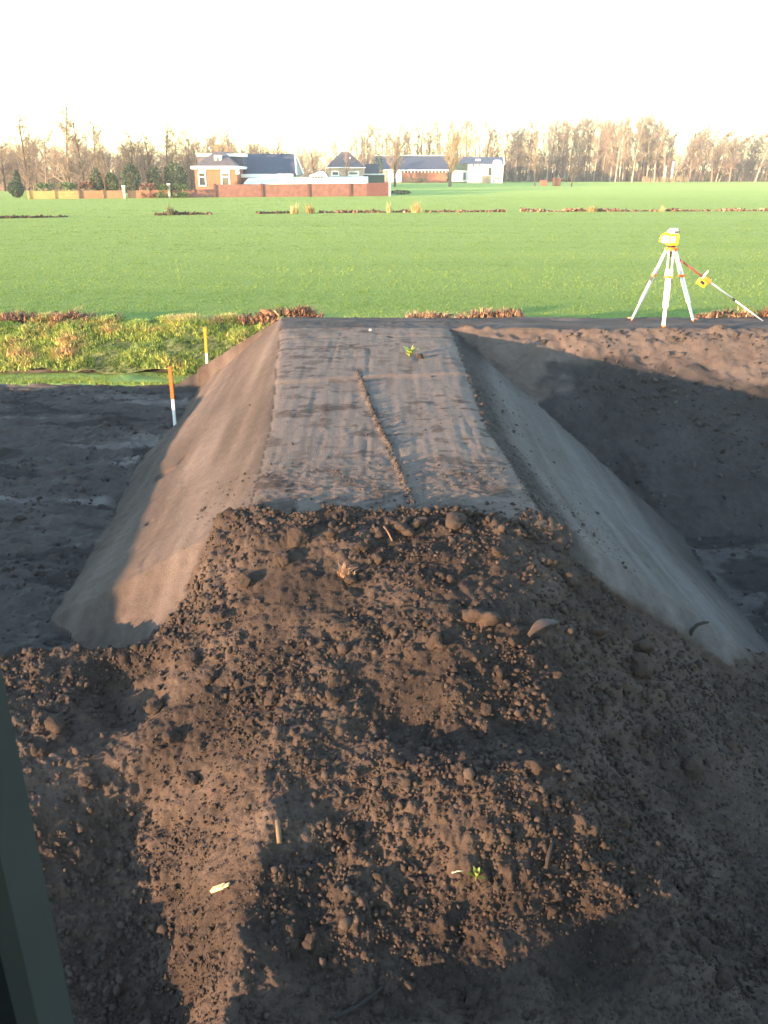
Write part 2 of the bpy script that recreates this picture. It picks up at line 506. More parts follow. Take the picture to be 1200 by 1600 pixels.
    d += off * (0.040 * np.exp(-(t / 0.019) ** 2) * (0.15 + 1.6 * bumps(s, t*0.6, 0.055, 252, 0.8)/0.055) - 0.022 * np.exp(-((t - 0.05) / 0.025) ** 2) * (0.5 + vnoise(s*5, s*0, 253))) * sstep(0, 0.25, s) * sstep(L, L - 0.3, s)
    # left face: bladed smooth, with a few drag lines
    v = (cl - x)
    d += off * leftface * (0.020 * fbm(x*2, y*0.7, 260, 3) + 0.014 * vnoise(v*5 + y*0.25, y*0.3, 262) + 0.008 * vnoise(v*13 + y*0.9, y*0.5, 266) + 0.005 * fbm(x*14, y*8, 263, 3)
                            - 0.035 * sstep(0.30, 0.42, fbm(x*3.1, y*1.7, 264, 3)) * sstep(0.8, 1.4, v)) * sstep(0.0, 0.25, v)
    d += off * leftface * 0.05 * sstep(0.5, 0.0, np.abs(P['leftf'] - P['low'])) * fbm(x*5, y*5, 265, 3)
    # low ground: ruts and smeared clods
    d += off * low * sstep(16.1, 15.5, y) * (0.07 * fbm(x*0.7, y*2.2, 270, 4) - 0.06 * sstep(0.16, 0.30, np.abs(fbm(x*0.12, y*0.9, 276, 2))) + 0.03 * vnoise(x*1.2, y*14, 277) + 0.06 * fbm(x*5, y*8, 278, 4, 0.6) + 0.05 * fbm(x*2.4, y*7, 271, 3) + 0.5 * bumps(x, y, 0.13, 272, 0.35) * sstep(-0.1, 0.2, vnoise(x*1.1, y*1.6, 273)) + 0.4 * bumps(x, y*1.5, 0.07, 274, 0.5) * sstep(-0.2, 0.2, vnoise(x*0.8, y*1.9, 275)))
    # right face: crumbly near the crest, bladed lower down
    v = (x - cr)
    crm = rightface * sstep(0.60, 0.15, v + 0.25 * fbm(x*2, y*2, 280, 3) + 0.5 * sstep(8.0, 10.5, y)*0.2)
    d += off * crm * (bumps(x, y, 0.09, 281, 0.6) * 0.5 + bumps(x, y, 0.045, 282, 0.7) * 0.5 - 0.01)
    d += off * rightface * (0.020 * fbm(x*1.6, y*0.8, 283, 3) + 0.012 * vnoise(v*6, y*0.4, 284) + 0.006 * fbm(x*15, y*10, 285, 3))
    # far face and pit floor
    d += off * farface * (0.04 * fbm(x*1.1, y*1.6, 290, 4) + 0.06 * fbm(x*3.2, y*4.5, 291, 5, 0.55) + 0.25 * bumps(x, y, 0.16, 297, 0.3) + 0.030 * fbm(x*12, y*14, 292, 3, 0.6)
                          + (0.35 * bumps(x, y*1.3, 0.06, 293, 0.45) - 0.03 * sstep(0.15, 0.3, fbm(x*3.3, y*6, 294, 3))) * sstep(0.8, 0.2, P['edge'] - y + 0.4 * fbm(x*1.5, y, 299, 2)))
    d += off * floor * (0.10 * fbm(x*1.8, y*3, 295, 4) + 0.3 * bumps(x, y, 0.2, 296, 0.35))
    plat = (x >= cl) & (y >= P['edge'])
    d += plat * (0.03 * fbm(x*1.2, y*3.5, 300, 4) + 0.012 * fbm(x*9, y*9, 301, 3)) * (y < 16.5)
    z0 = z
    z = z + d
    # attributes: how dry and how grey
    dry = np.full_like(z, 0.42); grey = np.full_like(z, 0.35)
    fleck = sstep(0.18, 0.40, fbm(x*4.3 + 0.8*fbm(x*3, y*3, 419, 2), y*7.5, 416, 5, 0.62)) * (0.4 + 0.6 * sstep(-0.1, 0.3, fbm(x*1.1, y*0.9, 417, 2)))
    line = sstep(0.30, 0.40, vnoise((x + 0.05*(x+0.2)*(9.5-y))*16, y*0.8, 418)) * 0.5
    dry = np.where(top > 0.5, 0.92 - 0.34 * fleck - 0.18 * line - 0.20 * sstep(0.28, 0.45, fbm(x*3, y*3.5, 413, 4)) - 0.16 * torn, dry); grey = np.where(top > 0.5, 0.30, grey)
    lf = leftface & (on < 0.5)
    dry = np.where(lf, 0.70 + 0.22 * vnoise((cl-x)*4 + y*0.3, y*0.4, 401) + 0.16 * vnoise((cl-x)*11 + y*1.1, y*0.6, 414) - 0.22 * sstep(1.3, 2.1, cl - x), dry); grey = np.where(lf, 0.25, grey)
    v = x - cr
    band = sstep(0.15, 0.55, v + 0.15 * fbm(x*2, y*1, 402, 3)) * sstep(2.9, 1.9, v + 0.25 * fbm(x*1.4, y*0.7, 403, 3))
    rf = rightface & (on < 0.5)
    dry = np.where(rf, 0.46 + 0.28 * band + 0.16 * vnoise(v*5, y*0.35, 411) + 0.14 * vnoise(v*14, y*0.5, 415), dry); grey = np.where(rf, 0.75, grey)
    lvl = P['edge'] - y
    moist = sstep(-0.12, 0.12, lvl - 1.25 - 0.09 * (x - 5.0) + 0.9 * fbm(x*0.55, y*0.7, 404, 4) + 0.25 * fbm(x*3, y*4, 405, 3))
    dry = np.where(farface, 0.76 - 0.36 * moist + 0.12 * fbm(x*2, y*3, 412, 3), dry); grey = np.where(farface, 0.25 + 0.55 * moist, grey)
    dry = np.where(floor, 0.20 + 0.35 * sstep(0.1, 0.3, fbm(x*1.2, y*1.6, 406, 4)), dry); grey = np.where(floor, 0.9, grey)
    dry = np.where(low, 0.54 + 0.36 * sstep(0.0, 0.4, fbm(x*0.7, y*2.2, 407, 5)) - 0.22 * sstep(0.1, 0.4, fbm(x*0.9, y*3.1, 408, 4)), dry); grey = np.where(low, 0.7, grey)
    dry = np.where(plat, 0.60 + 0.25 * fbm(x*1.5, y*4, 409, 3), dry); grey = np.where(plat, 0.8, grey)
    dry = dry * (1 - on) + on * (0.46 + 0.35 * fbm(x*2.2, y*2.2, 410, 4)); grey = grey * (1 - on) + on * 0.2
    zone = np.where(on > 0.5, 1, np.where((x < cl) & ~leftface, 2, np.where(rightface | (top > 0) | leftface, 0, np.where(farface | floor, 3, 4))))
    return (z, on, dry, grey, zone, z0) if both else (z, on, dry, grey, zone)

def ground_z(x, y):
    return float(ground(np.array([float(x)]), np.array([float(y)]))[0][0])

def spot(px, py):
    """the point of the ground seen at (px, py)"""
    d = ray(px, py)
    t = np.linspace(2.5, 24, 2600)
    X, Y, Z = d[0]*t, d[1]*t, EYE + d[2]*t
    g = ground(X, Y)[0]
    i = int(np.argmax(Z < g))
    return Vector((X[i], Y[i], g[i]))

# fine sheet of the works, split where the kinds of ground meet
ys = np.exp(np.linspace(math.log(2.6), math.log(17.9), 800))
ts = np.concatenate([np.linspace(-1.05, -0.64, 40)[:-1], np.linspace(-0.64, 0.64, 490), np.linspace(0.64, 1.05, 40)[1:]])
TT, YY = np.meshgrid(ts, ys)
XX = TT * YY
gz, g_on, g_dry, g_grey, g_zone, gz0 = ground(XX, YY, both=True)
nr, nc = XX.shape
G0 = np.stack([XX, YY, gz0], -1)                                  # loose soil is pushed out along the slope's normal
gn = np.cross(np.gradient(G0, axis=1), np.gradient(G0, axis=0)); gn /= np.linalg.norm(gn, axis=-1, keepdims=True)
gup = np.zeros_like(gn); gup[..., 2] = 1
gn = gup * (1 - g_on[..., None]) + gn * g_on[..., None]
GV = (G0 + gn * (gz - gz0)[..., None]).reshape(-1, 3)
idx = np.arange(nr*nc).reshape(nr, nc)
GF = np.stack([idx[:-1, :-1], idx[:-1, 1:], idx[1:, 1:], idx[1:, :-1]], -1).reshape(-1, 4)
zone_f = g_zone[:-1, :-1].ravel()
ZONES = ['embankment', 'soil_mound', 'dirt_ground', 'excavation_pit', 'bare_soil_strip']
for k, nm in enumerate(ZONES):
    F = GF[zone_f == k]
    if not len(F): continue
    used = np.unique(F); remap = np.zeros(len(GV), dtype=np.int32); remap[used] = np.arange(len(used))
    me = np_mesh(nm, GV[used], remap[F], True, {'dry': g_dry.ravel()[used], 'grey': g_grey.ravel()[used]})
    tag(link_mesh(nm, me, SOIL), kind='structure')

# coarse ground round and behind, a little lower where it runs under the fine sheet
xs2 = np.arange(-40, 40.1, 0.5); ys2 = np.arange(-40, 18.6, 0.5)
X2, Y2 = np.meshgrid(xs2, ys2)
z2, o2, d2, gr2, zn2 = ground(X2, Y2)
inside = (Y2 > 2.1) & (np.abs(X2) < 1.05 * Y2 + 0.6)
z2 = np.where(inside, z2 - 0.35, z2 - 0.02)
i2 = np.arange(X2.size).reshape(X2.shape)
F2 = np.stack([i2[:-1, :-1], i2[:-1, 1:], i2[1:, 1:], i2[1:, :-1]], -1).reshape(-1, 4)
tag(link_mesh('surrounding_ground', np_mesh('surrounding_ground', np.stack([X2.ravel(), Y2.ravel(), z2.ravel()], 1), F2, True, {'dry': d2.ravel(), 'grey': gr2.ravel()}), SOIL), kind='structure')

# spoil bank beside the low ground, left of the frame: it keeps the sun off the low ground
def spoil_bank():
    yy = np.linspace(-1.2, 14.6, 150); uu = np.linspace(-1, 1, 41)
    U, Y = np.meshgrid(uu, yy)
    X = -9.6 + U * 3.2 + 0.0 * Y
    crest = np.interp(Y, [-1.2, 0.2, 1.6, 9.0, 11.5, 13.2, 14.2, 14.6], [-1.65, -1.62, -0.36, -0.42, -0.74, -0.98, -1.62, -1.65]) + 1.6 + 0.04 * fbm(Y*0.6, Y*0, 500, 3)
    Z = -1.6 + crest * (1 - np.abs(U) ** 1.25) + 0.05 * fbm(X*2, Y*2, 501, 4) * (1 - np.abs(U)) + 0.10 * bumps(X, Y, 0.3, 502, 0.5) * (1 - np.abs(U))
    ii = np.arange(U.size).reshape(U.shape)
    F = np.stack([ii[:-1, :-1], ii[:-1, 1:], ii[1:, 1:], ii[1:, :-1]], -1).reshape(-1, 4)
    me = np_mesh('spoil_bank', np.stack([X.ravel(), Y.ravel(), Z.ravel()], 1), F, True, {'dry': np.full(U.size, 0.45), 'grey': np.full(U.size, 0.3)})
    tag(link_mesh('spoil_bank', me, SOIL), kind='structure')
spoil_bank()

# ------------------------------------------------------------------ loose clods on the mound
def clod_shapes(sub, n, seed, amp=0.28):
    out = []
    r = np.random.default_rng(seed)
    v, f = ico(sub)
    for k in range(n):
        w = v.copy()
        for q in range(5):
            d = r.normal(size=3); d /= np.linalg.norm(d)
            w *= (1 + amp * np.sin((v @ d) * r.uniform(1.5, 4.5) + r.uniform(0, 6)))[:, None] ** 0.6
        if sub > 2:
            for q in range(70):                                   # knobs and hollows
                d = r.normal(size=3); d /= np.linalg.norm(d); c = (v @ d)
                w *= (1 + r.uniform(-0.26, 0.30) * np.exp(-(1 - c) * r.uniform(20, 220)))[:, None]
        w *= r.uniform(0.85, 1.1, 3)
        out.append((w, f))
    return out

r = np.random.default_rng(11)
SMALL = clod_shapes(1, 7, 21, 0.34)
n_c = 33000
rows = np.exp(r.uniform(math.log(2.75), math.log(7.05), n_c * 3)); xx = r.uniform(-0.66, 0.66, n_c * 3) * rows
z_, on_, *_ = ground(xx, rows)
lumpy = np.clip(0.62 + 0.9 * fbm(xx*1.2, rows*1.2, 21, 3) + 0.5 * fbm(xx*4, rows*4, 600, 2), 0.10, 1)
i_ = np.where((on_ > 0.6) & (r.random(len(xx)) < 0.35 + 0.65 * lumpy))[0][:n_c]
pos = np.stack([xx[i_], rows[i_], z_[i_]], 1); lumpy = lumpy[i_]
sz = np.exp(r.normal(-4.88, 0.48, len(pos))) * (0.55 + 0.75 * lumpy) * np.interp(pos[:, 1], [2.7, 5, 7], [0.75, 1.0, 1.2])
sz = np.clip(sz, 0.0035, 0.034)
ce = np.stack([r.uniform(-1.35, 1.7, 420), 6.82 + r.normal(0, 0.12, 420)], 1)
pos = np.concatenate([pos, np.column_stack([ce, ground(ce[:, 0], ce[:, 1])[0]])]); sz = np.concatenate([sz, 0.012 * (1 + r.pareto(2.4, 420)).clip(1, 3.4)])
pos[:, 2] += sz * r.uniform(-0.35, 0.55, len(pos))
V, F, T = scatter(SMALL, pos, rand_rot(len(pos), r), np.repeat(sz[:, None], 3, 1) * r.uniform(0.7, 1.25, (len(pos), 3)), r)
crumbs = link_mesh('soil_crumbs', np_mesh('soil_crumbs', V, F, False, {'dry': 0.32 + 0.26 * T, 'grey': 0.3 + 0 * T}), SOIL)
tag(crumbs, 'small loose crumbs of dark soil strewn over the mound', 'soil', kind='stuff')
# crumbs fallen on the shaded face and on the top near the torn end
rows = r.uniform(6.9, 13.5, 9000); xx = r.uniform(-1.9, 2.4, 9000)
z_, on_, *_ = ground(xx, rows)
keep = ((xx > crest_right(rows) - 0.05) & (xx < crest_right(rows) + 0.06 + r.exponential(0.22, 9000))) | ((rows < 8.2) & (r.random(9000) < 0.35)) | (r.random(9000) < 0.03)
pos = np.stack([xx, rows, z_], 1)[keep]
w0, w1 = at_level(557, 580, -0.13), at_level(652, 806, -0.40)
u_ = r.random(900); wp = np.stack([w0.x + (w1.x-w0.x)*u_, w0.y + (w1.y-w0.y)*u_], 1) + r.normal(0, 0.020, (900, 2))
pos = np.concatenate([pos, np.column_stack([wp, ground(wp[:, 0], wp[:, 1])[0]])])
sz = 0.0062 * (1 + r.pareto(3.0, len(pos))).clip(1, 4)
V, F, T = scatter(SMALL, pos, rand_rot(len(pos), r), np.repeat(sz[:, None], 3, 1), r)
tag(link_mesh('slope_crumbs', np_mesh('slope_crumbs', V, F, False, {'dry': 0.42 + 0.25 * T, 'grey': 0.5 + 0 * T}), SOIL),
    'soil crumbs rolled over the top edge of the embankment', 'soil', kind='stuff')

x1 = r.uniform(-7.5, -2.4, 9000); y1 = np.exp(r.uniform(math.log(6.0), math.log(15.6), 9000))
x2 = r.uniform(2.2, 7.5, 7000); y2 = r.uniform(6.2, 14.2, 7000)
xx = np.concatenate([x1, x2]); yy = np.concatenate([y1, y2])
z_, on_, d_, g_, zn_ = ground(xx, yy)
ok = ((zn_ == 2) | (zn_ == 3)) & (r.random(len(xx)) < np.clip(0.15 + 1.3 * fbm(xx*0.9, yy*1.4, 610, 3), 0.02, 1)) & (on_ < 0.3)
pos = np.stack([xx, yy, z_], 1)[ok]
sz = 0.012 * (1 + r.pareto(2.3, len(pos))).clip(1, 4.5)
V, F, T = scatter(SMALL, pos, rand_rot(len(pos), r), np.repeat(sz[:, None], 3, 1) * np.array([1.2, 1.0, 0.7]), r)
tag(link_mesh('ground_crumbs', np_mesh('ground_crumbs', V, F, False, {'dry': 0.30 + 0.35 * T, 'grey': 0.7 + 0 * T}), SOIL),
    'dark crumbs smeared over the low ground and the pit walls', 'soil', kind='stuff')
BIG = [np_mesh('soil_clod', v * 0.05, f, True, {'dry': np.full(len(v), 0.38), 'grey': np.full(len(v), 0.15)}) for v, f in clod_shapes(4, 6, 37, 0.24)]
for m_ in BIG: m_.materials.append(SOIL)
def clod(px, py, wpx, label=None, group='loose clods lying on the mound', squash=0.85):
    p = spot(px, py + wpx * 0.3)
    d = (p - Vector((0, 0, EYE))).length
    s_ = 0.5 * wpx * d / FPX * 0.95
    o = link_mesh('soil_clod', random.choice(BIG))
    o.location = p + Vector((0, 0, s_ * 0.35))
    o.scale = (s_ / 0.05, s_ / 0.05, s_ / 0.05 * squash)
    o.rotation_euler = (random.uniform(-0.5, 0.5), random.uniform(-0.5, 0.5), random.uniform(0, 6.28))
    tag(o, label or 'rounded lump of brown soil lying loose on the mound', 'clod', group)
clod(470, 836, 30, 'tall clod standing at the left end of the mound crest')
clod(712, 813, 34, 'large clod on the mound crest beside the windrow end')
clod(752, 962, 40, 'biggest brown clod halfway down the loose mound')
clod(778, 860, 18); clod(632, 825, 24); clod(893, 903, 22, 'round grey clod on the shaded side of the mound')
clod(935, 985, 22, 'dark clod in the shade above the bark strip'); clod(1005, 1035, 32, 'dark flat clod low on the shaded side of the mound')
clod(1000, 1008, 26, 'dark round clod in the shaded side, touching a flat one')
clod(142, 1220, 20, 'single clod on the rim of the dark hollow')
for q in [(545,905,16),(690,900,16),(440,870,22),(385,905,20),(300,1030,24),(345,960,18),(270,1150,24),(520,1085,22),(640,1055,16),(678,1000,26),
          (705,905,16),(868,1055,18),(760,1105,18),(800,1000,14),(565,850,22),(520,835,22),(590,870,20),(655,815,22),(860,880,18),(545,1300,20),
          (575,1310,16),(590,1368,16),(655,1378,15),(750,1285,22),(920,1350,18),(1010,1140,22),(1080,1190,26),(870,1250,20),(830,1195,22),(690,1440,22),
          (620,1190,20),(300,1215,20),(245,1100,22),(90,1130,24),(60,1170,20),(740,1555,24),(485,1470,18),(425,1090,20),(330,1055,18),(520,1500,18),
          (1100,1480,22),(1130,1520,24),(1075,1455,18),(985,1480,18),(640,1540,18),(860,1420,16)]:
    clod(*q)

# ------------------------------------------------------------------ fields
def field_material():
    m, nt, b = new_mat('field_grass')
    co = coords(nt); st = coords(nt, 'Object', (0.05, 0.45, 1)); st2 = coords(nt, 'Object', (0.012, 0.05, 1))
    f = math_n(nt, 'ADD', math_n(nt, 'MULTIPLY', noise(nt, 1.0, 5, 0.6, st), 0.7), math_n(nt, 'MULTIPLY', noise(nt, 7, 6, 0.7, co), 0.5))
    f = math_n(nt, 'ADD', f, math_n(nt, 'MULTIPLY', noise(nt, 1.0, 3, 0.5, st2), 0.7))
    f = math_n(nt, 'SUBTRACT', f, 0.45)
    c = ramp(nt, f, [(0.2, (0.165, 0.235, 0.046)), (0.5, (0.225, 0.30, 0.064)), (0.8, (0.29, 0.355, 0.09))])
    nt.links.new(c, b.inputs['Base Color'])
    b.inputs['Roughness'].default_value = 0.8; b.inputs['Specular IOR Level'].default_value = 0.2
    b.inputs['Sheen Weight'].default_value = 0.5; b.inputs['Sheen Roughness'].default_value = 0.5; b.inputs['Sheen Tint'].default_value = (0.75, 1.0, 0.22, 1)
    h = math_n(nt, 'ADD', noise(nt, 9, 8, 0.75, co), noise(nt, 1.3, 3, 0.5, co))
    bump_n(nt, h, 1.0, 0.35, b)
    return m
GRASS = field_material()
def sheet(name, x0, x1, y0, y1, z, mat, nx=2, ny=2, zf=None):
    X, Y = np.meshgrid(np.linspace(x0, x1, nx), np.linspace(y0, y1, ny))
    Z = np.full_like(X, z) if zf is None else zf(X, Y)
    ii = np.arange(X.size).reshape(X.shape)
    F = np.stack([ii[:-1, :-1], ii[:-1, 1:], ii[1:, 1:], ii[1:, :-1]], -1).reshape(-1, 4)
    o = link_mesh(name, np_mesh(name, np.stack([X.ravel(), Y.ravel(), Z.ravel()], 1), F, True), mat)
    return tag(o, kind='structure')
sheet('field', -1500, 1500, 17.75, 2600, FIELD, GRASS, 80, 90, lambda X, Y: FIELD + 0.04 * fbm(X*0.05, Y*0.05, 700, 3) * (Y > 20))

def blade_shape(n, seed, spread=0.5, lean=0.6, w=0.09, hmin=0.5):
    """a tuft: n bent blades of two quads, unit height"""
    r_ = np.random.default_rng(seed); V, F = [], []
    for k in range(n):
        a = r_.uniform(0, 6.28); p = np.array([r_.normal(0, spread*0.35), r_.normal(0, spread*0.35), 0])
        h = r_.uniform(hmin, 1.0); l = r_.uniform(0.1, lean)
        d = np.array([math.cos(a), math.sin(a), 0]); sd = np.array([-d[1], d[0], 0]) * w * 0.5
        mid = p + d * l * h * 0.35 + np.array([0, 0, h * 0.62]); tip = p + d * l * h + np.array([0, 0, h])
        b_ = len(V)
        V += [p - sd, p + sd, mid + sd*0.8, mid - sd*0.8, tip]
        F += [(b_, b_+1, b_+2), (b_, b_+2, b_+3), (b_+3, b_+2, b_+4)]
    return np.array(V), np.array(F)

FIELD_BLADE = attr_ramp('field_blades', 'tone', [(0.0, (0.145, 0.225, 0.045)), (0.55, (0.225, 0.305, 0.066)), (1.0, (0.29, 0.355, 0.085))], 0.7, None, 0, 0.3)
def spike_shape(n, seed, spread=1.0, lean=0.5, w=0.12):
    """a tuft of n one-triangle leaves"""
    r_ = np.random.default_rng(seed); V, F = [], []
    for k in range(n):
        a = r_.uniform(0, 6.28); p = np.array([r_.uniform(-spread, spread), r_.uniform(-spread, spread), 0]); h = r_.uniform(0.6, 1.0); l = r_.uniform(0, lean)
        sd = np.array([-math.sin(a), math.cos(a), 0]) * w * 0.5; tip = p + np.array([math.cos(a) * l, math.sin(a) * l, h]); b_ = len(V)
        V += [p - sd, p + sd, tip]; F += [(b_, b_+1, b_+2)]
    return np.array(V), np.array(F)
def tufts(name, pos, hgt, wid, protos, mat, tone, r_, label, cat):
    rot = z_rot(r_.uniform(0, 6.28, len(pos)))
    V, F, T = scatter(protos, pos, rot, np.stack([wid, wid, hgt], 1), r_, tone)
    return tag(link_mesh(name, np_mesh(name, V, F, False, {'tone': T}), mat), label, cat, kind='stuff')
r = np.random.default_rng(12)
n = 34000
d_ = 1 / r.uniform(1/110.0, 1/17.8, n)
x_ = r.uniform(-0.60, 0.60, n) * d_
pos = np.stack([x_, d_, np.full(n, FIELD - 0.01)], 1)
tone = np.clip(0.5 + 0.9 * fbm(x_*0.04, d_*0.5, 701, 4) + r.normal(0, 0.05, n), 0, 1)
hg = r.uniform(0.03, 0.055, n) * np.interp(d_, [18, 110], [1.0, 1.5])
tufts('field_grass', pos, hg, hg * np.interp(d_, [18, 110], [2.4, 8.0]), [spike_shape(6, 40+k, 1.0, 0.6, 0.16) for k in range(6)], FIELD_BLADE, tone, r,
      'short green winter crop growing on the near part of the field', 'grass')

# grassy bank of the ditch, and the mown strip at its foot
BANK_SOIL = plain('bank_soil', (0.10, 0.11, 0.045), 0.9, var=0.4, scale=3)
STRIP = plain('strip_grass', (0.12, 0.20, 0.05), 0.85, var=0.35, scale=5, bump=0.8)
BANK = attr_ramp('bank_blades', 'tone', [(0.0, (0.09, 0.15, 0.035)), (0.35, (0.25, 0.34, 0.075)), (0.65, (0.42, 0.45, 0.12)), (0.85, (0.46, 0.37, 0.14)), (1.0, (0.48, 0.30, 0.15))], 0.75, None, 0, 0.25)
def bank_z(X, Y):
    return np.interp(Y, [16.35, 16.6, 17.0, 17.5, 17.95, 18.3], [-1.26, -1.05, -0.80, -0.55, -0.46, -0.52]) + 0.05 * fbm(X*1.5, Y*1.5, 710, 3) + 0.35 * bumps(X, Y, 0.42, 716, 0.7)
sheet('ditch_bank', -24, -2.0, 16.38, 18.3, 0, BANK_SOIL, 180, 24, bank_z)
sheet('grass_strip', -24, -2.9, 15.75, 16.5, 0, STRIP, 200, 14,
      lambda X, Y: low_ground(X, Y) + 0.02 + 0.05 * fbm(X*1.2, Y*2, 711, 3) + np.interp(Y, [15.75, 15.9, 16.5], [-0.09, 0.0, 0.02]) - 0.06 * sstep(-3.6, -2.9, X))
n = 11500
x_ = r.uniform(-11, -2.1, n); y_ = 16.4 + 1.65 * r.random(n) ** 0.9
pos = np.stack([x_, y_, bank_z(x_, y_) - 0.02], 1)
lump = fbm(x_*1.4, y_*2.0, 712, 3)
tone = np.clip(0.50 + 0.9 * lump + r.normal(0, 0.14, n) - 0.35 * sstep(16.75, 16.4, y_), 0, 1)
hg = (0.05 + 0.07 * np.clip(0.5 + lump, 0, 1)) * r.uniform(0.6, 1.2, n)
tufts('bank_grass', pos, hg, hg * 1.1, [spike_shape(10, 60+k, 0.9, 1.6, 0.24) for k in range(6)], BANK, tone, r, 'rough yellow-green grass and weeds covering the ditch bank', 'grass')
n = 9000
x_ = r.uniform(-11, -3.0, n); y_ = 15.8 + 0.7 * r.random(n)
pos = np.stack([x_, y_, low_ground(x_, y_) - 0.0], 1)
edge_ok = r.random(n) < np.clip((y_ - 15.78 + 0.25 * fbm(x_*1.5, y_*1.5, 713, 2)) * 6, 0, 1)
pos = pos[edge_ok]; hg = r.uniform(0.025, 0.06, len(pos))
tufts('strip_grass', pos, hg, hg * 1.6, [spike_shape(6, 80+k, 1.0, 0.8, 0.2) for k in range(4)], BANK, np.clip(r.normal(0.42, 0.12, len(pos)), 0, 1), r, 'low pale green grass on the strip at the foot of the ditch bank', 'grass')

# windrows of torn sods and straw along the edge of the field
DEBRIS = attr_ramp('sod_debris', 'tone', [(0.0, (0.035, 0.024, 0.018)), (0.45, (0.10, 0.055, 0.035)), (0.75, (0.26, 0.14, 0.08)), (1.0, (0.48, 0.31, 0.18))], 0.9)
def windrow(px0, px1, y, z, h, w, label, seed, straw=0.5):
    r_ = np.random.default_rng(seed)
    p0 = at_dist(px0, 500, y); p1 = at_dist(px1, 500, y)
    L = p1.x - p0.x; n1 = int(60 * L * w / 0.3)
    u = r_.random(n1); prof = np.clip(0.55 + fbm(u*L*2, u*0, seed, 3), 0.12, 1.2) * np.sin(np.pi * np.clip(u, 0.02, 0.98)) ** 0.4
    q = r_.normal(0, 0.3, n1)
    pos = np.stack([p0.x + u * L, y + q * w, z + np.maximum(0, prof * h * (1 - q*q*1.2)) * r_.random(n1) ** 0.6], 1)
    sz = 0.035 * (1 + r_.pareto(2.5, n1)).clip(1, 2.6)
    V, F, T = scatter(SMALL, pos, rand_rot(n1, r_), np.repeat(sz[:, None], 3, 1) * np.array([1.7, 0.6, 0.45]), r_, np.clip(r_.normal(0.38, 0.22, n1), 0, 0.9))
    n2 = int(n1 * 2.6)
    i = r_.integers(0, n1, n2)
    p2 = pos[i] + r_.normal(0, 0.03, (n2, 3)); p2[:, 2] = np.maximum(p2[:, 2], z)
    V2, F2, T2 = scatter([blade_shape(4, 90+k, 1.2, 3.0, 0.10) for k in range(4)], p2, z_rot(r_.uniform(0, 6.28, n2)), np.repeat(r_.uniform(0.05, 0.13, n2)[:, None], 3, 1), r_, np.clip(r_.normal(0.45 + 0.4*straw, 0.2, n2), 0, 1))
    me = np_mesh('sod_windrow', np.concatenate([V, V2]), np.concatenate([F, F2 + len(V)]), False, {'tone': np.concatenate([T, T2])})
    return tag(link_mesh('sod_windrow', me, DEBRIS), label, 'debris', 'windrows of torn sods along the field edge', 'stuff')
windrow(-60, 190, 17.95, -0.50, 0.20, 0.55, 'reddish windrow of torn roots and sods on top of the grassy bank', 1, 0.6)
windrow(328, 432, 17.8, -0.50, 0.16, 0.4, 'low brown windrow of sods behind the farther marker stake', 2, 0.4)
windrow(400, 505, 15.9, -0.12, 0.24, 0.4, 'dark sod windrow behind the far left corner of the embankment', 3, 0.3)
windrow(628, 695, 15.7, -0.06, 0.15, 0.3, 'short straw-coloured windrow behind the middle of the embankment', 4, 1.0)
windrow(712, 818, 15.7, -0.06, 0.15, 0.3, 'orange-brown windrow of straw behind the pit corner', 5, 0.9)
windrow(1094, 1168, 15.7, -0.06, 0.24, 0.35, 'tan heap of sods behind the grade staff foot', 6, 0.8)
windrow(1176, 1260, 15.7, -0.06, 0.24, 0.35, 'dark red-brown heap of sods beyond the grade staff foot', 7, 0.25)

# ditch across the field: spoil ridge segments and reed tufts
REED = attr_ramp('reed', 'tone', [(0.0, (0.20, 0.15, 0.06)), (0.5, (0.42, 0.33, 0.13)), (1.0, (0.62, 0.50, 0.26))], 0.8, None, 0, 0.25)
def ditch_y(px): return float(np.interp(px, [0, 250, 450, 700, 1200], [61, 66, 69, 71, 73]))
def ditch_ridge(px0, px1, h, label, seed, tone):
    r_ = np.random.default_rng(seed)
    a, b = at_dist(px0, 330, ditch_y(px0)), at_dist(px1, 330, ditch_y(px1))
    n1 = int(48 * abs(b.x - a.x))
    u = r_.random(n1); prof = np.clip(0.5 + 1.2 * fbm(u*(b.x-a.x)*0.7, u*0, seed, 3), 0.05, 1.2)
    pos = np.stack([a.x + (b.x-a.x)*u, a.y + (b.y-a.y)*u + r_.normal(0, 0.25, n1), FIELD + 0.65*prof*h*r_.random(n1)], 1)
    V, F, T = scatter(SMALL, pos, rand_rot(n1, r_), np.repeat(r_.uniform(0.04, 0.11, n1)[:, None], 3, 1) * np.array([1.6, 1, 0.6]), r_, np.clip(r_.normal(tone, 0.22, n1), 0, 1))
    tag(link_mesh('ditch_spoil', np_mesh('ditch_spoil', V, F, False, {'tone': T}), DEBRIS), label, 'debris', 'spoil along the field ditch', 'stuff')
ditch_ridge(-20, 100, 0.22, 'dark spoil along the ditch in front of the yellow wall', 21, 0.15)
ditch_ridge(240, 330, 0.30, 'dark spoil along the ditch beside the dull green bush', 22, 0.3)
ditch_ridge(400, 452, 0.22, 'small dark spoil heap left of the paired reed tufts', 23, 0.2)
ditch_ridge(497, 640, 0.34, 'brown ditch spoil between the paired and the single reed tufts', 24, 0.5)
ditch_ridge(665, 790, 0.36, 'brown ditch spoil right of the wide reed tuft', 25, 0.5)
ditch_ridge(812, 960, 0.36, 'tan ditch spoil around the low weed clump', 26, 0.65)
ditch_ridge(960, 1110, 0.38, 'brown ditch spoil behind the laser tripod', 27, 0.55)
ditch_ridge(1120, 1230, 0.34, 'tan ditch spoil right of the laser tripod', 28, 0.65)
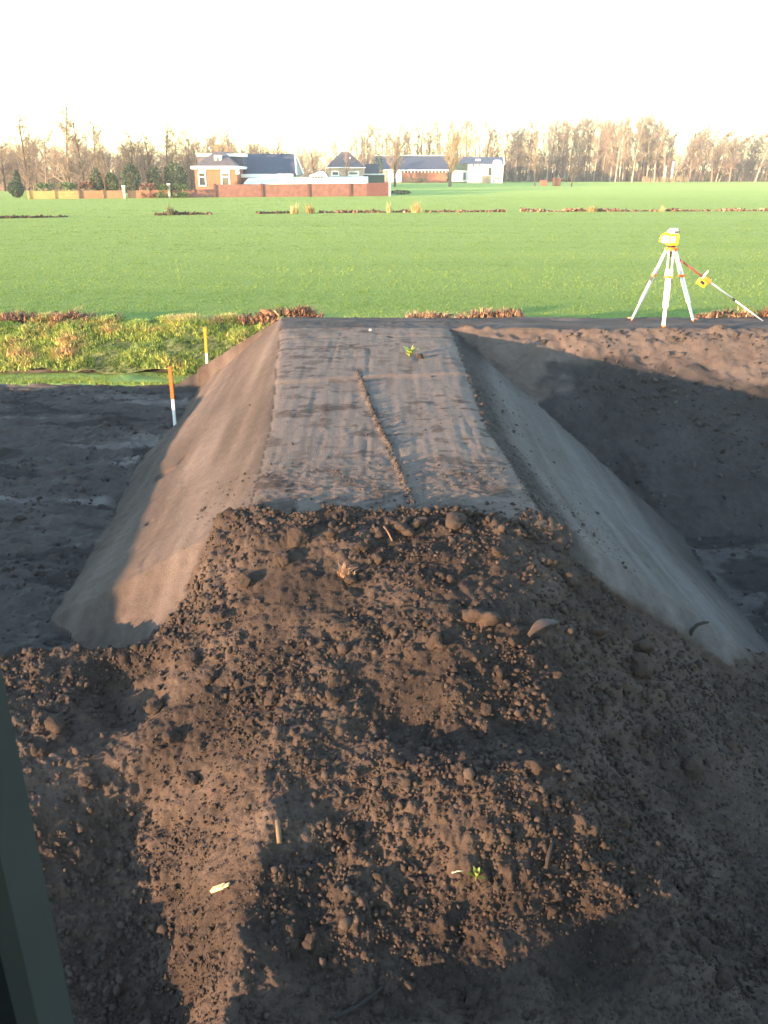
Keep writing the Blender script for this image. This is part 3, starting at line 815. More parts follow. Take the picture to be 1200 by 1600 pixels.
def reed(px, hpx, wpx, label, seed, tone=0.55, mat=None, name='reed_tuft'):
    r_ = np.random.default_rng(seed); D = ditch_y(px) - 0.6
    p = at_dist(px, 330, D)
    h = hpx * D * 0.88 / FPX; w = wpx * D * 0.925 / FPX
    nb = 60
    pos = np.stack([r_.normal(0, w*0.10, nb), r_.normal(0, w*0.10, nb), np.zeros(nb)], 1)
    V, F, T = scatter([blade_shape(4, 30+k, 0.3, 0.75, 0.045, 0.35) for k in range(4)], pos, z_rot(r_.uniform(0, 6.28, nb)),
                      np.stack([np.full(nb, w*0.9), np.full(nb, w*0.9), h * r_.uniform(0.3, 1.1, nb)], 1), r_, np.clip(r_.normal(tone, 0.2, nb), 0, 1))
    o = link_mesh(name, np_mesh(name, V, F, False, {'tone': T}), mat or REED)
    o.location = (p.x, D, FIELD)
    return tag(o, label, 'reed' if mat is None else 'bush', 'reed tufts along the ditch' if mat is None else None)
reed(460, 20, 20, 'pale reed tuft, left one of a pair beside the ditch', 51, 0.55)
reed(484, 19, 22, 'orange-tinted reed tuft, right one of a pair beside the ditch', 52, 0.35)
reed(608, 20, 12, 'narrow single reed tuft at the ditch', 53, 0.6)
reed(651, 21, 22, 'wide pale reed tuft at the ditch near the wall end', 54, 0.6)
reed(926, 12, 26, 'low yellow weed clump at the ditch', 55, 0.3)
reed(1035, 12, 14, 'small pale reed tuft behind the laser tripod', 56, 0.7)
BUSHY = attr_ramp('bushy', 'tone', [(0.0, (0.05, 0.05, 0.03)), (1.0, (0.16, 0.15, 0.08))], 0.9)
reed(265, 20, 20, 'dull green-brown bush at the ditch in front of the gate post', 57, 0.5, BUSHY, 'ditch_bush')

# ------------------------------------------------------------------ farm buildings beyond the field
BRICK_O = plain('orange_brick', (0.27, 0.115, 0.062), 0.9, var=0.18, scale=3, bump=0.2)
BRICK_R = plain('red_brick', (0.20, 0.095, 0.07), 0.9, var=0.22, scale=2, bump=0.2)
BRICK_D = plain('dark_red_brick', (0.13, 0.055, 0.046), 0.9, var=0.15, scale=2)
BRICK_Y = plain('ochre_render', (0.42, 0.24, 0.085), 0.9, var=0.15, scale=1.5)
SLATE = plain('blue_slate', (0.045, 0.056, 0.080), 0.55, var=0.2, scale=2.5)
TILE = plain('grey_tile', (0.085, 0.08, 0.085), 0.7, var=0.2, scale=2.5)
WHITE = plain('white_paint', (0.78, 0.77, 0.74), 0.6, var=0.05)
PALE = plain('pale_cladding', (0.50, 0.52, 0.46), 0.7, var=0.08)
BEIGE = plain('beige_brick', (0.36, 0.31, 0.24), 0.9, var=0.12)
ROOFW = plain('white_metal_roof', (0.62, 0.68, 0.72), 0.35, var=0.05, scale=0.7)
GREENP = plain('dark_green_boards', (0.05, 0.085, 0.06), 0.7)
DARKG = plain('window_glass', (0.035, 0.042, 0.05), 0.12, var=0.1, spec=0.8)
BOARDS = plain('weathered_boards', (0.30, 0.24, 0.17), 0.9, var=0.2)
RUST = plain('rusty_box', (0.25, 0.10, 0.06), 0.9, var=0.2)

def pt(px, py, D): return at_dist(px, py, D)
def facade_box(mb, x0, x1, y0, y1, D, depth, out=0.0):
    a = pt(x0, y1, D); b = pt(x1, y0, D)
    mb.box((a.x, D - out, a.z), (b.x, D + depth, b.z)); return mb
def part_box(name, mat, parent, x0, x1, y0, y1, D, depth, out=0.0):
    o = facade_box(MB(), x0, x1, y0, y1, D, depth, out).build(name, mat, None)
    o.parent = parent; o.matrix_parent_inverse = parent.matrix_world.inverted()
    return o
def adopt(o, parent):
    o.parent = parent; o.matrix_parent_inverse = Matrix.Translation(parent.location).inverted(); return o
def window(parent, x0, x1, y0, y1, D, cross=True, name='window', frame=WHITE):
    a = pt(x0, y1, D); b = pt(x1, y0, D); t = (b.x - a.x) * 0.13
    f = MB()
    f.box((a.x, D - 0.05, a.z), (a.x + t, D + 0.05, b.z)); f.box((b.x - t, D - 0.05, a.z), (b.x, D + 0.05, b.z))
    f.box((a.x + t, D - 0.05, b.z - t), (b.x - t, D + 0.05, b.z)); f.box((a.x + t, D - 0.05, a.z), (b.x - t, D + 0.05, a.z + t))
    if cross:
        zc = a.z + (b.z - a.z) * 0.66; f.box((a.x + t, D - 0.045, zc - t/2), (b.x - t, D + 0.045, zc + t/2))
    w = adopt(f.build(name, frame), parent)
    g = MB().box((a.x + t, D - 0.012, a.z + t), (b.x - t, D + 0.02, b.z - t)).build('pane', DARKG)
    g.parent = w; g.matrix_parent_inverse = Matrix.Translation(parent.location).inverted() if False else Matrix.Identity(4)
    g.matrix_parent_inverse = (Matrix.Translation(parent.location) @ w.matrix_parent_inverse).inverted()
    return w
def thing(name, label, cat, loc, group=None):
    e = empty(name, loc); tag(e, label, cat, group); return e

def farmhouse():
    D = 124.0
    e = thing('farmhouse', 'orange brick farmhouse with white cornice, hipped roof and slate barn behind it', 'house', (pt(336, 300, D).x, D, FIELD))
    part = lambda nm, mat, *a, **k: adopt(facade_box(MB(), *a, **k).build(nm, mat), e)
    g = pt(336, 300, D); zg = FIELD
    a = pt(303.5, 263, D); b = pt(369.5, 263, D)
    adopt(MB().box((a.x, D, zg), (b.x, D + 9, a.z)).build('wall', BRICK_O), e)
    c0, c1 = pt(299, 264.5, D), pt(374.5, 259.5, D)
    adopt(MB().box((c0.x, D - 0.45, c0.z), (c1.x, D + 9.4, c1.z), bev=0.06).build('cornice', WHITE), e)
    # hipped front roof running back into the barn roof
    ridge = pt(337, 236.5, D + 3).z
    x0, x1, xm0, xm1 = c0.x + 0.45, c1.x - 0.35, pt(331, 240, D).x, pt(342, 240, D).x
    zb = c1.z + 0.003
    m = MB().add([(x0, D-0.2, zb), (x1, D-0.2, zb), (x1, D+9, zb), (x0, D+9, zb), (xm0, D+2.6, ridge), (xm1, D+2.6, ridge), (xm1, D+9, ridge), (xm0, D+9, ridge)],
                 [(0,1,5,4),(1,2,6,5),(3,0,4,7),(4,5,6,7),(2,3,7,6),(0,3,2,1)])
    rf = adopt(m.build('roof', TILE), e)
    def sub(o): o.parent = rf; o.matrix_parent_inverse = (Matrix.Translation(e.location) @ rf.matrix_parent_inverse).inverted(); return o
    sub(facade_box(MB(), 336, 341, 225.5, 242, D + 3.2, 0.7).build('chimney', BRICK_O))
    sub(facade_box(MB(), 352, 356.5, 229, 242, D + 6.2, 0.7).build('chimney', BRICK_O))
    # flat-topped side dormers with white fascias, and the small front dormer
    adopt(facade_box(MB(), 307.5, 331, 239.5, 244.5, D + 3.4, 3.4).build('dormer_fascia', WHITE), e)
    adopt(facade_box(MB(), 353, 381, 240, 244.5, D + 3.4, 3.4).build('dormer_fascia', WHITE), e)
    adopt(facade_box(MB(), 309, 330, 244.6, 259, D + 3.7, 3).build('side_dormer', TILE), e)
    adopt(facade_box(MB(), 355, 380, 244.6, 262, D + 3.7, 3).build('side_dormer', SLATE), e)
    adopt(facade_box(MB(), 335.3, 345.7, 242.5, 254.5, D + 0.9, 2.4).build('front_dormer', WHITE), e)
    window(e, 337, 344, 245, 253, D + 0.85, False)
    for wx in ((310.8, 321.0), (346.0, 358.5)):
        adopt(facade_box(MB(), wx[0]-0.6, wx[1]+0.6, 265.2, 269.0, D, 0.1, 0.06).build('lintel', WHITE), e)
        window(e, wx[0], wx[1], 268.8, 291, D - 0.02)
    adopt(facade_box(MB(), 368.2, 373, 262, 272, D - 0.2, 0.3).build('bracket', WHITE), e)
    # barn behind
    Db = D + 5
    p0, p1 = pt(377, 272, Db), pt(463, 272, Db); q0, q1 = pt(381, 240, Db + 5), pt(459.5, 240, Db + 5)
    m = MB().add([(p0.x, Db, p0.z), (p1.x, Db, p1.z), (q1.x, Db+5.4, q1.z), (q0.x, Db+5.4, q0.z), (p0.x, Db+10.8, p0.z), (p1.x, Db+10.8, p1.z),
                  (p0.x, Db, p0.z-0.25), (p1.x, Db, p1.z-0.25), (p1.x, Db+10.8, p1.z-0.25), (p0.x, Db+10.8, p0.z-0.25)],
                 [(0,1,2,3),(3,2,5,4),(0,3,4,9,6),(1,7,8,5,2),(6,7,1,0),(4,5,8,9),(6,9,8,7)])
    adopt(m.build('barn_roof', SLATE), e)
    m = MB().add([(p1.x-0.35, Db+0.6, zg), (p1.x-0.35, Db+10.2, zg), (p1.x-0.35, Db+10.2, p1.z), (q1.x+0.02, Db+5.4, q1.z-0.1), (p1.x-0.35, Db+0.6, p1.z),
                  (p0.x+0.3, Db+0.6, zg), (p0.x+0.3, Db+10.2, zg), (p0.x+0.3, Db+10.2, p0.z-0.3), (p0.x+0.3, Db+0.6, p0.z-0.3)],
                 [(0,1,2,3,4),(0,4,8,5),(5,8,7,6),(1,6,7,2)])
    adopt(m.build('barn_wall', PALE), e)
    adopt(MB().bar((p1.x+0.03, Db-0.05, p1.z), (q1.x+0.06, Db+5.4, q1.z+0.04), 0.16, 0.45).bar((p1.x+0.03, Db+10.85, p1.z), (q1.x+0.06, Db+5.4, q1.z+0.04), 0.16, 0.45).build('verge_board', WHITE), e)
    adopt(facade_box(MB(), 363.5, 457, 271.8, 277.5, Db - 1.6, 1.5).build('eave_board', WHITE), e)
    adopt(facade_box(MB(), 372, 455, 277.6, 300, Db - 1.4, 1.2).build('annex_wall', BRICK_R), e)
farmhouse()

def carport():
    D = 120.5
    e = thing('long_shed', 'long low shed with pale metal roof standing behind the brick wall', 'shed', (pt(480, 300, D).x, D, FIELD))
    a, b = pt(380.5, 286.5, D), pt(575, 284.6, D); c, d = pt(388, 278, D + 6), pt(575, 276, D + 6)
    m = MB().add([(a.x, D, a.z), (b.x, D, b.z), (d.x, D+6, d.z), (c.x, D+6, c.z), (a.x, D, a.z-0.14), (b.x, D, b.z-0.14), (d.x, D+6, d.z-0.14), (c.x, D+6, c.z-0.14)],
                 [(0,1,2,3),(7,6,5,4),(0,4,5,1),(1,5,6,2),(2,6,7,3),(3,7,4,0)])
    adopt(m.build('roof', ROOFW), e)
    adopt(MB().box((a.x, D-0.06, a.z-0.34), (b.x, D-0.003, a.z-0.10)).build('gutter', SLATE), e)
    adopt(MB().box((a.x+0.4, D+0.5, FIELD), (b.x-0.3, D+5.5, a.z-0.2)).build('wall', BEIGE), e)
    l0, l1 = pt(484, 275.5, D + 4), pt(511, 268, D + 4)
    m = MB().prism([(l0.x, l0.z-0.4), (l1.x, l0.z-0.4), (l1.x, l0.z+0.05), (l1.x-0.5, l1.z), (l1.x-0.95, l1.z), (l0.x, l0.z+0.12)], D+3.2, D+4.8)
    adopt(m.build('roof_lantern', ROOFW), e)
    for k in range(4):
        x = l0.x + 0.35 + k * (l1.x - l0.x - 1.2) / 3
        adopt(MB().box((x, D+3.15, l0.z-0.3), (x+0.32, D+3.197, l0.z+0.03)).build('pane', DARKG), e)
carport()

def house_two():
    D = 200.0
    e = thing('bungalow', 'beige bungalow with steep grey hipped roof behind the long shed', 'house', (pt(540, 285, D).x, D, FIELD))
    a, b = pt(513, 262, D), pt(567, 262, D)
    adopt(MB().box((a.x, D, FIELD), (b.x, D + 10, a.z)).build('wall', BEIGE), e)
    r0, r1 = pt(509.5, 262, D), pt(571, 262, D); t0, t1 = pt(533, 237, D+5), pt(545, 237, D+5)
    zb = a.z + 0.003
    m = MB().add([(r0.x, D-0.6, zb), (r1.x, D-0.6, zb), (r1.x, D+10.6, zb), (r0.x, D+10.6, zb), (t0.x, D+5, t0.z), (t1.x, D+5, t1.z)], [(0,1,5,4),(1,2,5),(2,3,4,5),(3,0,4),(0,3,2,1)])
    rf = adopt(m.build('roof', TILE), e)
    ch = facade_box(MB(), 545.5, 548, 246, 254, D + 2.6, 0.6).build('chimney', WHITE)
    ch.parent = rf; ch.matrix_parent_inverse = (Matrix.Translation(e.location) @ rf.matrix_parent_inverse).inverted()
    adopt(facade_box(MB(), 509.5, 571, 261.2, 262.8, D - 0.62, 0.12, 0.05).build('gutter', WHITE), e)
    window(e, 518, 530, 267, 275, D - 0.02, False); window(e, 544, 561, 267, 275, D - 0.02, False)
house_two()
def lean_to():
    D = 206.0
    e = thing('lean_to', 'flat-roofed dark green outbuilding between the bungalow and the brick barn', 'shed', (pt(582, 285, D).x, D, FIELD))
    adopt(facade_box(MB(), 561, 601, 273.5, 290, D, 5).build('wall', GREENP), e)
    adopt(facade_box(MB(), 559, 602, 271.5, 273.4, D - 0.4, 6).build('roof', ROOFW), e)
    adopt(facade_box(MB(), 570, 592, 256, 271.3, D + 7, 5).build('rear_block', SLATE), e)
lean_to()

def barn_three():
    D = 268.0
    e = thing('brick_barn', 'long brick barn with slate roof and white eave posts behind a bare tree', 'barn', (pt(640, 284, D).x, D, FIELD))
    a, b = pt(586, 265, D), pt(698, 265, D)
    adopt(MB().box((a.x, D, FIELD), (b.x, D + 14, a.z - 0.02)).build('wall', BRICK_O), e)
    p0, p1 = pt(583.5, 265.5, D), pt(701, 265.5, D); q0, q1 = pt(585.5, 243.5, D+7), pt(699, 243.5, D+7)
    m = MB().add([(p0.x, D-0.8, p0.z), (p1.x, D-0.8, p1.z), (q1.x, D+7, q1.z), (q0.x, D+7, q0.z), (p0.x, D+14.8, p0.z), (p1.x, D+14.8, p1.z)], [(0,1,2,3),(3,2,5,4),(0,3,4),(1,5,2),(0,4,5,1)])
    adopt(m.build('roof', SLATE), e)
    adopt(MB().bar((q0.x, D+7, q0.z+0.1), (q1.x, D+7, q1.z+0.1), 0.4, 0.25).build('ridge_cap', PALE), e)
    adopt(MB().bar((p0.x, D-0.86, p0.z-0.1), (p1.x, D-0.86, p1.z-0.1), 0.08, 0.35).build('fascia', WHITE), e)
    for k in range(13):
        px = 631 + k * 5.4
        adopt(facade_box(MB(), px, px+1.3, 266, 270, D - 0.7, 0.35).build('eave_post', WHITE), e)
    for x0, x1 in ((606, 615.5), (618, 628)):
        adopt(facade_box(MB(), x0, x1, 266.8, 284.6, D, 0.1, 0.12).build('door', WHITE), e)
    adopt(facade_box(MB(), 586, 604, 268, 284, D, 0.1, 0.06).build('side_panel', BEIGE), e)
barn_three()

def barn_four():
    D = 262.0
    e = thing('white_barn', 'barn with big white roller door, slate roof and pale green side bay', 'barn', (pt(745, 284, D).x, D, FIELD))
    a, b = pt(731, 255.5, D), pt(787, 255.5, D)
    adopt(MB().box((a.x, D, FIELD), (b.x, D + 14, a.z - 0.02)).build('wall', PALE), e)
    p0, p1 = pt(718, 256, D), pt(788, 256, D); q0, q1 = pt(719, 245.3, D+7), pt(786, 245.3, D+7)
    m = MB().add([(p0.x, D-0.5, p0.z), (p1.x, D-0.5, p1.z), (q1.x, D+7, q1.z), (q0.x, D+7, q0.z), (p0.x, D+14.5, p0.z), (p1.x, D+14.5, p1.z)], [(0,1,2,3),(3,2,5,4),(0,3,4),(1,5,2),(0,4,5,1)])
    rf = adopt(m.build('roof', SLATE), e)
    sk = facade_box(MB(), 743, 751, 248.6, 251.5, D + 3.0, 0.7).build('skylight', WHITE)
    sk.parent = rf; sk.matrix_parent_inverse = (Matrix.Translation(e.location) @ rf.matrix_parent_inverse).inverted()
    adopt(facade_box(MB(), 732, 757, 260.5, 283.5, D, 0.1, 0.15).build('roller_door', WHITE), e)
    for x0 in (737.5, 746.5):
        window(e, x0, x0 + 4.5, 255.8, 260, D - 0.04, False)
    window(e, 763, 768, 262, 274, D - 0.04, False, frame=GREENP)
    adopt(MB().bar((p1.x, D-0.6, p1.z), (q1.x+0.1, D+7, q1.z), 0.25, 0.6).build('verge_board', WHITE), e)
    adopt(facade_box(MB(), 707, 730.6, 266, 284, D + 0.6, 9).build('side_bay', PALE), e)
    adopt(facade_box(MB(), 706.5, 730.6, 256.2, 265.9, D + 0.4, 9).build('side_bay_roof', GREENP), e)
    adopt(facade_box(MB(), 723.5, 728, 269.5, 281, D + 0.6, 0.1, 0.08).build('door', SLATE), e)
    window(e, 709, 717, 266.5, 271, D + 0.55, False)
barn_four()
def silo():
    D = 255.0; c = pt(776, 284, D); r_ = (pt(783, 284, D).x - pt(769, 284, D).x) / 2
    e = thing('silo', 'white upright tank silo in front of the white barn', 'silo', (c.x, D, FIELD))
    zt = pt(776, 250, D).z; zl = pt(776, 268, D).z
    adopt(MB().tube([(c.x, D, zl), (c.x, D, zt-0.5), (c.x, D, zt)], [r_, r_, r_*0.72], 18).build('tank', WHITE), e)
    adopt(MB().tube([(c.x, D, FIELD+1.0), (c.x, D, zl-0.004)], [r_*0.35, r_], 18).build('hopper', WHITE), e)
    for k in range(4):
        an = 0.8 + k * math.pi / 2; x, y = c.x + r_*0.95*math.cos(an), D + r_*0.95*math.sin(an)
        adopt(MB().tube([(x, y, FIELD), (x, y, zl+0.3)], 0.14, 6).build('leg', WHITE), e)
silo()
e = thing('plank_crates', 'weathered boarded bin standing beside the white silo', 'bin', (pt(761, 284, 256).x, 255, FIELD))
m = MB(); a, b = pt(753.5, 285, 255), pt(767.5, 274.5, 255)
for k in range(5):
    z0 = FIELD + k * (b.z - FIELD) / 5
    adopt(MB().box((a.x, 255, z0 + 0.03), (b.x, 255.08, z0 + (b.z - FIELD)/5 - 0.03)).build('plank', BOARDS), e)
adopt(MB().box((a.x + 0.05, 255.083, FIELD), (b.x - 0.05, 257, b.z - 0.1)).build('body', BOARDS), e)

# garden wall
def wall_pt(px, py):
    t = (px - 45) / (610 - 45); return at_dist(px, py, 106 + 13 * t)
gw = thing('garden_wall', 'long brick garden wall with piers, ochre at one end, in front of the farmhouse', 'wall', (wall_pt(330, 300).x, wall_pt(330, 300).y, FIELD))
def wall_panel(px0, px1, top0, top1, mat, name='panel', th=0.22, out=0.0):
    a, b = wall_pt(px0, top0), wall_pt(px1, top1)
    m = MB(); y0, y1 = a.y - out, b.y - out
    m.add([(a.x, y0, FIELD-0.1), (b.x, y1, FIELD-0.1), (b.x, y1, b.z), (a.x, y0, a.z), (a.x, y0+th, FIELD-0.1), (b.x, y1+th, FIELD-0.1), (b.x, y1+th, b.z), (a.x, y0+th, a.z)],
          [(0,1,2,3),(7,6,5,4),(3,2,6,7),(1,5,6,2),(4,0,3,7),(0,4,5,1)])
    return adopt(m.build(name, mat), gw)
def pier(px, top, mat, w=3.2): wall_panel(px - w/2, px + w/2, top, top, mat, 'pier', 0.5, 0.14)
BRICK_L = plain('pale_orange_brick', (0.30, 0.145, 0.075), 0.9, var=0.2, scale=1.2)
for x0, x1, t0, t1, mt in [(44, 84, 298.6, 298.4, BRICK_Y), (84, 124, 298.4, 298.2, BRICK_Y), (124, 160, 298.0, 297.8, BRICK_L), (160, 195, 297.8, 297.6, BRICK_L), (199, 232, 297.6, 297.3, BRICK_L), (232, 264, 297.3, 297.0, BRICK_L),
                           (269, 302, 296.6, 296.2, BRICK_R), (302, 334, 296.2, 295.8, BRICK_R), (336, 409, 288.4, 288.0, BRICK_R), (409, 482, 288.0, 287.4, BRICK_R), (482, 547, 287.4, 287.0, BRICK_R), (547, 573, 287.0, 286.8, BRICK_R), (573, 608, 286.0, 285.4, BRICK_D)]:
    wall_panel(x0, x1, t0, t1, mt)
for px, tp, mt in [(44, 297.5, BRICK_Y), (84, 297.5, BRICK_Y), (124, 297, BRICK_D), (160, 297, BRICK_L), (232, 296.5, BRICK_L), (302, 295.6, BRICK_R), (335, 286.8, BRICK_D), (409, 286.8, BRICK_D), (482, 286.4, BRICK_D), (547, 286.2, BRICK_D), (609, 284.4, PALE)]:
    pier(px, tp, mt)
for px, tp in ((196.5, 290), (266.5, 287)):
    a = wall_pt(px, 311); b = wall_pt(px, tp)
    gp = thing('gate_post', 'white gate post %s set in the low garden wall' % ('near the dark round bush' if px < 200 else 'nearest the farmhouse'), 'gate post', (a.x, a.y - 0.35, FIELD), 'gate posts in the garden wall')
    o = MB().box((-0.14, -0.14, 0), (0.14, 0.14, b.z - FIELD - 0.12), bev=0.02).build('shaft', plain('post_%d' % int(px), (0.55, 0.42, 0.28), 0.8), gp)
    MB().box((-0.19, -0.19, b.z - FIELD - 0.117), (0.19, 0.19, b.z - FIELD + 0.03), bev=0.03).build('cap', WHITE, gp)

# small things at the far side
def crate(px, py0, py1, w, D, label):
    a, b = pt(px - w/2, py1, D), pt(px + w/2, py0, D)
    e = thing('field_box', label, 'box', ((a.x+b.x)/2, D, FIELD))
    hw = (b.x - a.x) / 2; h = b.z - FIELD
    MB().box((-hw, -hw*0.8, 0), (hw, hw*0.8, h*0.82), bev=0.04).build('body', RUST, e)
    MB().box((-hw*1.1, -hw*0.9, h*0.823), (hw*1.1, hw*0.9, h), bev=0.04).build('lid', BRICK_R, e)
crate(849.5, 281.5, 288, 11, 210, 'low brown box at the foot of the pollard tree')
crate(870, 277.5, 287.5, 12, 205, 'taller red-brown box beside the low one in the field')
POST = plain('pale_post', (0.6, 0.56, 0.5), 0.8)
for px, t, w, lb in ((1049, 252, 3.4, 'thick white post standing before the birch wood'), (1038.5, 259, 2.0, 'thin white post beside the thicker one before the birch wood')):
    p = pt(px, 282, 285); h = pt(px, t, 285).z - FIELD
    o = MB().tube([(0, 0, 0), (0, 0, h*0.97), (0, 0, h)], [w*0.1, w*0.095, w*0.05], 8).build('marker_post', POST)
    o.location = (p.x, 285, FIELD); tag(o, lb, 'post')

# ------------------------------------------------------------------ trees
def tree_segments(r_, kind, height):
    segs = []     # p0, p1, r0, r1, level
    def grow(p, d, L, rad, lvl, maxl):
        n = 5 if lvl == 0 else (4 if lvl == 1 else 3)
        q = Vector(p); dd = Vector(d)
        for i in range(n):
            f0, f1 = i / n, (i + 1) / n
            jit = 0.05 if lvl == 0 else 0.20
            dd = (dd + Vector((r_.normal(0, jit), r_.normal(0, jit), r_.normal(0, jit*0.6) + (0.10 if lvl > 0 else 0)))).normalized()
            q2 = q + dd * (L / n)
            ra, rb = rad * (1 - 0.75*f0), rad * (1 - 0.75*f1)
            segs.append((q.copy(), q2.copy(), ra, rb, lvl))
            if lvl < maxl:
                if kind == 'birch': k = {0: (0 if f1 < 0.35 else 4), 1: 3, 2: 2}[lvl]; ang = (0.45, 0.8)
                elif kind == 'larch': k = {0: (0 if f1 < 0.15 else 7), 1: 3, 2: 2}[lvl]; ang = (0.9, 1.3)
                elif kind == 'oak': k = {0: (0 if f1 < 0.25 else 4), 1: 3, 2: 3}[lvl]; ang = (0.6, 1.15)
                elif kind == 'willow': k = {0: (0 if f1 < 0.25 else 6), 1: 3, 2: 3}[lvl]; ang = (0.25, 0.7)
                else: k = {0: (0 if f1 < 0.2 else 4), 1: 3, 2: 2}[lvl]; ang = (0.4, 0.9)
                for c in range(k):
                    az = r_.uniform(0, 6.28); an = r_.uniform(*ang)
                    a = dd.cross(Vector((math.cos(az), math.sin(az), 0.3))).normalized()
                    nd_ = (dd * math.cos(an) + a * math.sin(an)).normalized()
                    if kind == 'larch' and lvl == 0: Lc = L * 0.30 * (1.15 - f1) + 0.6
                    elif kind == 'birch': Lc = L * (0.30 * (1.15 - 0.6*f1) if lvl == 0 else 0.42)
                    elif kind == 'oak': Lc = L * ((0.62 - 0.22*f1) if lvl == 0 else 0.45)
                    elif kind == 'willow': Lc = L * ((0.50 - 0.15*f1) if lvl == 0 else 0.42)
                    else: Lc = L * (0.42 * (1.1 - 0.5*f1) if lvl == 0 else 0.44)
                    st = q.lerp(q2, r_.uniform(0.1, 1.0))
                    grow(st, nd_, Lc * r_.uniform(0.7, 1.2), max(0.020, rb * (0.55 if lvl == 0 else 0.5)), lvl + 1, maxl)
            q = q2
    th = height * {'birch': 0.97, 'larch': 1.0, 'oak': 0.66, 'willow': 0.62, 'tall': 0.88}[kind]
    grow((0, 0, 0), (0, 0, 1), th, height * {'birch': 0.0125, 'larch': 0.018, 'oak': 0.026, 'willow': 0.028, 'tall': 0.018}[kind], 0, 3)
    return segs

def seg_mesh(segs, n, wide=1.0):
    P0 = np.array([s_[0] for s_ in segs]); P1 = np.array([s_[1] for s_ in segs])
    R0 = np.array([s_[2] for s_ in segs]) * wide; R1 = np.array([s_[3] for s_ in segs]) * wide
    d = P1 - P0; d /= np.maximum(1e-6, np.linalg.norm(d, axis=1))[:, None]
    ref = np.where(np.abs(d[:, 2:3]) < 0.9, np.array([[0, 0, 1.0]]), np.array([[1.0, 0, 0]]))
    a = np.cross(d, ref); a /= np.linalg.norm(a, axis=1)[:, None]; b = np.cross(d, a)
    V = []
    for (P, Q) in ((P0, R0), (P1, R1)):
        for k in range(n):
            t = 2 * math.pi * k / n
            V.append(P + (a * math.cos(t) + b * math.sin(t)) * Q[:, None])
    V = np.stack(V, 1)
    f = np.array([[k, (k+1) % n, n + (k+1) % n, n + k] for k in range(n)])
    F = (f[None] + (np.arange(len(segs)) * 2 * n)[:, None, None]).reshape(-1, 4)
    return V.reshape(-1, 3), F

BARK = {'dark': plain('dark_bark', (0.075, 0.055, 0.042), 0.9, var=0.3, scale=1.5), 'pale': plain('pale_birch_bark', (0.36, 0.29, 0.215), 0.8, var=0.35, scale=0.8),
        'tan': plain('tan_bark', (0.17, 0.12, 0.08), 0.9, var=0.3, scale=1.0)}
TWIG = {'brown': plain('brown_twigs', (0.20, 0.15, 0.11), 0.9, var=0.3, scale=0.4), 'tan': plain('tan_twigs', (0.30, 0.23, 0.16), 0.9, var=0.3, scale=0.4),
        'dark': plain('dark_twigs', (0.10, 0.088, 0.068), 0.9, var=0.3, scale=0.4), 'gold': plain('golden_twigs', (0.33, 0.25, 0.14), 0.9, var=0.25, scale=0.4)}
PROTO = {}
for kind, cnt in (('birch', 5), ('tall', 4), ('oak', 3), ('larch', 1), ('willow', 2)):
    for k in range(cnt):
        r_ = np.random.default_rng(900 + len(PROTO) * 7)
        sg = tree_segments(r_, kind, 10.0)
        tr = seg_mesh([s_ for s_ in sg if s_[4] == 0], 6)
        cr_ = seg_mesh([s_ for s_ in sg if s_[4] >= 1], 3)
        PROTO.setdefault(kind, []).append((np_mesh('trunk', *tr, True), np_mesh('crown', *cr_)))
def tree(name, kind, px, py_top, py_base, D, label, group, bark='tan', twig='brown', lean=0.0, variant=None, sx=1.0):
    p = at_dist(px, py_base, D); h = at_dist(px, py_top, D).z - FIELD
    e = empty(name, (p.x, D, FIELD - 0.1)); tag(e, label, 'tree', group)
    e.rotation_euler = (0, lean, random.uniform(0, 6.28)) if not lean else (0, lean, 0)
    e.scale = (h/10*sx, h/10*sx, h/10)
    tm, cm = PROTO[kind][variant if variant is not None else random.randrange(len(PROTO[kind]))]
    for nm, me, mt in (('trunk', tm, BARK[bark]), ('crown', cm, TWIG[twig])):
        if len(me.materials) == 0: me.materials.append(mt)
        o = bpy.data.objects.new(nm, me); col.objects.link(o); o.parent = e
        o.material_slots[0].link = 'OBJECT'; o.material_slots[0].material = mt
    return e

